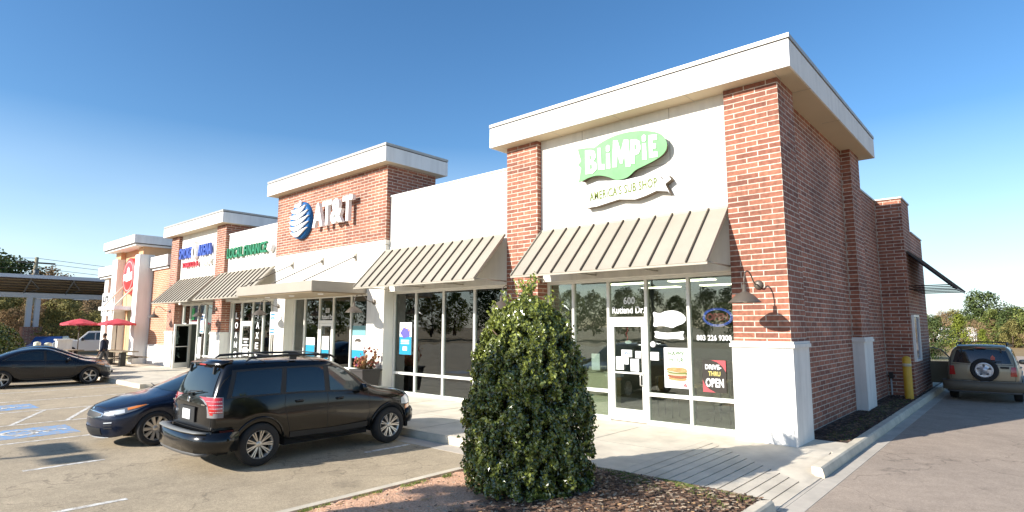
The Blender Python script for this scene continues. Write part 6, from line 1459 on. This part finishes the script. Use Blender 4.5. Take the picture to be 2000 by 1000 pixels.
def picnic(label, x, y, rot):
    t = thing('picnic_table', label, 'picnic table', (x, y, 0), rot, group='picnic tables on the pavement')
    mb = MB(); mb.box(-.9, .9, -.38, .38, .72, .77); obj('table_top', mb, M_WOOD, t, world=False, bevel=.01)
    for s in (1, -1): mb = MB(); mb.box(-.9, .9, s * .72 - .14, s * .72 + .14, .43, .47); obj('bench_seat', mb, M_WOOD, t, world=False, bevel=.008)
    mb = MB(); mb.box(-.12, .12, -.12, .12, .02, .72); mb.box(-.3, .3, -.3, .3, 0, .03); obj('pedestal', mb, M_BLACK, t, world=False)
    mb = MB(); mb.box(-.05, .05, -.72, .72, .38, .43); obj('bench_arm', mb, M_BLACK, t, world=False)
    return t
picnic('picnic table nearest the corner of the brick wall', -31.5, -1.5, .1); picnic('picnic table under the right red parasol', -33.6, -1.5, .05); picnic('picnic table under the left red parasol', -35.6, -2.9, .15)
def parasol(label, x, y):
    t = thing('parasol', label, 'parasol', (x, y, 0), group='red parasols')
    mb = MB(); mb.tube([(0, 0, 0), (0, 0, 2.35)], .025, 8); mb.lathe([(0, 0), (.25, 0), (.25, .06), (.05, .09)], n=14); obj('pole', mb, M_RIB, t, world=False)
    c_ = MB(); n = 8; vs = [(0, 0, 2.42)]
    for rr_, h in ((.38, 2.33), (.86, 2.17), (.86, 2.08)):
        for k in range(n * 2):
            a = PI * k / n; sag = -.035 if k % 2 and rr_ > .6 else 0; vs.append((rr_ * math.cos(a), rr_ * math.sin(a), h + sag))
    fs = [(0, 1 + k, 1 + (k + 1) % 16) for k in range(16)]
    for l in range(2): fs += [(1 + l * 16 + k, 1 + (l + 1) * 16 + k, 1 + (l + 1) * 16 + (k + 1) % 16, 1 + l * 16 + (k + 1) % 16) for k in range(16)]
    c_.add(vs, fs); obj('canopy', c_, mat('parasol_red', (.56, .06, .08), .7), t, world=False)
parasol('red parasol standing in front of the portal building', -33.4, -1.35); parasol('red parasol farther left, in front of the trees', -35.3, -2.59)
# ------------------------------------------------------------------ the man walking along the pavement
def skin(name, verts, edges, rad, m, parent, lv=2):
    me = bpy.data.meshes.new(name); me.from_pydata(verts, edges, []); o = bpy.data.objects.new(name, me); S.collection.objects.link(o)
    o.modifiers.new('s', 'SKIN'); 
    for i, r_ in enumerate(rad): me.skin_vertices[0].data[i].radius = (r_, r_) if not isinstance(r_, tuple) else r_
    me.skin_vertices[0].data[0].use_root = True
    sb = o.modifiers.new('u', 'SUBSURF'); sb.levels = lv; sb.render_levels = lv
    me2 = bpy.data.meshes.new_from_object(o.evaluated_get(bpy.context.evaluated_depsgraph_get())); o.modifiers.clear(); o.data = me2; bpy.data.meshes.remove(me); me2.name = name; me2.materials.clear(); me2.materials.append(m)
    for p in me2.polygons: p.use_smooth = True
    o.parent = parent; return o
try:
    t = thing('person', 'man in a dark navy jacket walking on the pavement past the black saloons', 'person', (-27.6, -3.3, 0), math.radians(-35))
    sk = mat('skin_tone', (.24, .12, .07), .6)
    V_ = [(0, 0, .92), (0, .01, 1.15), (0, .02, 1.38), (0, .01, 1.47), (0, -.01, 1.56), (0, -.015, 1.66),
          (.09, 0, .88), (.11, -.10, .50), (.10, -.02, .10), (.10, -.13, .04), (-.09, 0, .88), (-.11, .12, .48), (-.11, .28, .12), (-.11, .20, .04),
          (.18, .02, 1.37), (.24, .06, 1.10), (.22, -.06, .88), (.22, -.09, .80), (-.18, .02, 1.37), (-.25, -.02, 1.10), (-.22, -.16, .90), (-.22, -.20, .82)]
    E_ = [(0, 1), (1, 2), (2, 3), (3, 4), (4, 5), (0, 6), (6, 7), (7, 8), (8, 9), (0, 10), (10, 11), (11, 12), (12, 13), (2, 14), (14, 15), (15, 16), (16, 17), (2, 18), (18, 19), (19, 20), (20, 21)]
    R_2 = [.13, .135, .13, .055, .085, .08, .085, .06, .045, .04, .085, .06, .045, .04, .065, .045, .032, .03, .065, .045, .032, .03]
    body_ = skin('body', V_, E_, R_2, sk, t)
    skin('jacket', [(0, 0, .86), (0, .01, 1.15), (0, .02, 1.40), (.19, .02, 1.38), (.25, .06, 1.10), (.23, -.05, .90), (-.19, .02, 1.38), (-.26, -.02, 1.10), (-.23, -.15, .92)], [(0, 1), (1, 2), (2, 3), (3, 4), (4, 5), (2, 6), (6, 7), (7, 8)], [.17, .17, .15, .085, .07, .055, .085, .07, .055], mat('navy_cloth', (.012, .016, .035), .85), t)
    skin('trousers', [(0, 0, .93), (.09, 0, .86), (.11, -.10, .50), (.10, -.02, .08), (-.09, 0, .86), (-.11, .12, .48), (-.11, .28, .12)], [(0, 1), (1, 2), (2, 3), (0, 4), (4, 5), (5, 6)], [.145, .10, .08, .065, .10, .08, .065], mat('grey_cloth', (.16, .14, .12), .9), t)
    mb = MB(); mb.lathe([(.07, 1.44), (.085, 1.46), (.075, 1.50), (.06, 1.50)], (0, .005, 0), n=16); obj('collar', mb, mat('pale_collar', (.6, .58, .5), .8), t, world=False)
    hd = MB(); hd.lathe([(0, 1.715), (.05, 1.70), (.082, 1.655), (.088, 1.62), (.07, 1.60)], (0, .012, 0), n=18); obj('hair', hd, mat('hair_brown', (.03, .015, .01), .8), t, world=False)
    fc = MB(); fc.lathe([(0, -.02), (.013, -.01), (.016, .01)], (0, -.093, 1.585), axis='y', n=8)
    for s in (1, -1): fc.lathe([(0, 0), (.012, .01), (.02, .03), (.008, .05)], (s * .088, -.02, 1.575), axis='y', n=8)
    obj('nose_and_ears', fc, sk, t, world=False)
    ey = MB()
    for s in (1, -1): ey.lathe([(0, -.004), (.009, 0)], (s * .03, -.09, 1.61), axis='y', n=8)
    ey.box(-.022, .022, -.092, -.086, 1.545, 1.551); obj('eyes_and_mouth', ey, M_DARK, t, world=False)
    for s, V2 in ((1, (.22, -.10, .78)), (-1, (-.22, -.21, .80))):
        for k in range(5):
            f = MB(); dx = (-.028 + .014 * k) if k < 4 else 0; l = (.07, .08, .075, .06, .05)[k]
            b0 = (V2[0], V2[1] + dx, V2[2]) if k < 4 else (V2[0] - s * .02, V2[1] - .03, V2[2] + .01)
            f.tube([b0, (b0[0] - s * .004, b0[1] - (.002 if k < 4 else .015), b0[2] - l * .55), (b0[0] - s * .02, b0[1] - .006, b0[2] - l)], [.009, .008, .006], 6); body_ and obj('finger', f, sk, body_, world=False)
    for p_, q_ in (((.10, -.16), (.10, .06)), ((-.11, .17), (-.11, .38))):
        sh = MB(); sh.hexa([(p_[0] - .045, p_[1] - .03, 0), (p_[0] + .045, p_[1] - .03, 0), (p_[0] + .04, q_[1], 0), (p_[0] - .04, q_[1], 0)], [(p_[0] - .035, p_[1], .05), (p_[0] + .035, p_[1], .05), (p_[0] + .035, q_[1], .10), (p_[0] - .035, q_[1], .10)]); obj('shoe', sh, M_TRIM, t, world=False, bevel=.012)
except Exception as ex: print('PERSON', ex)
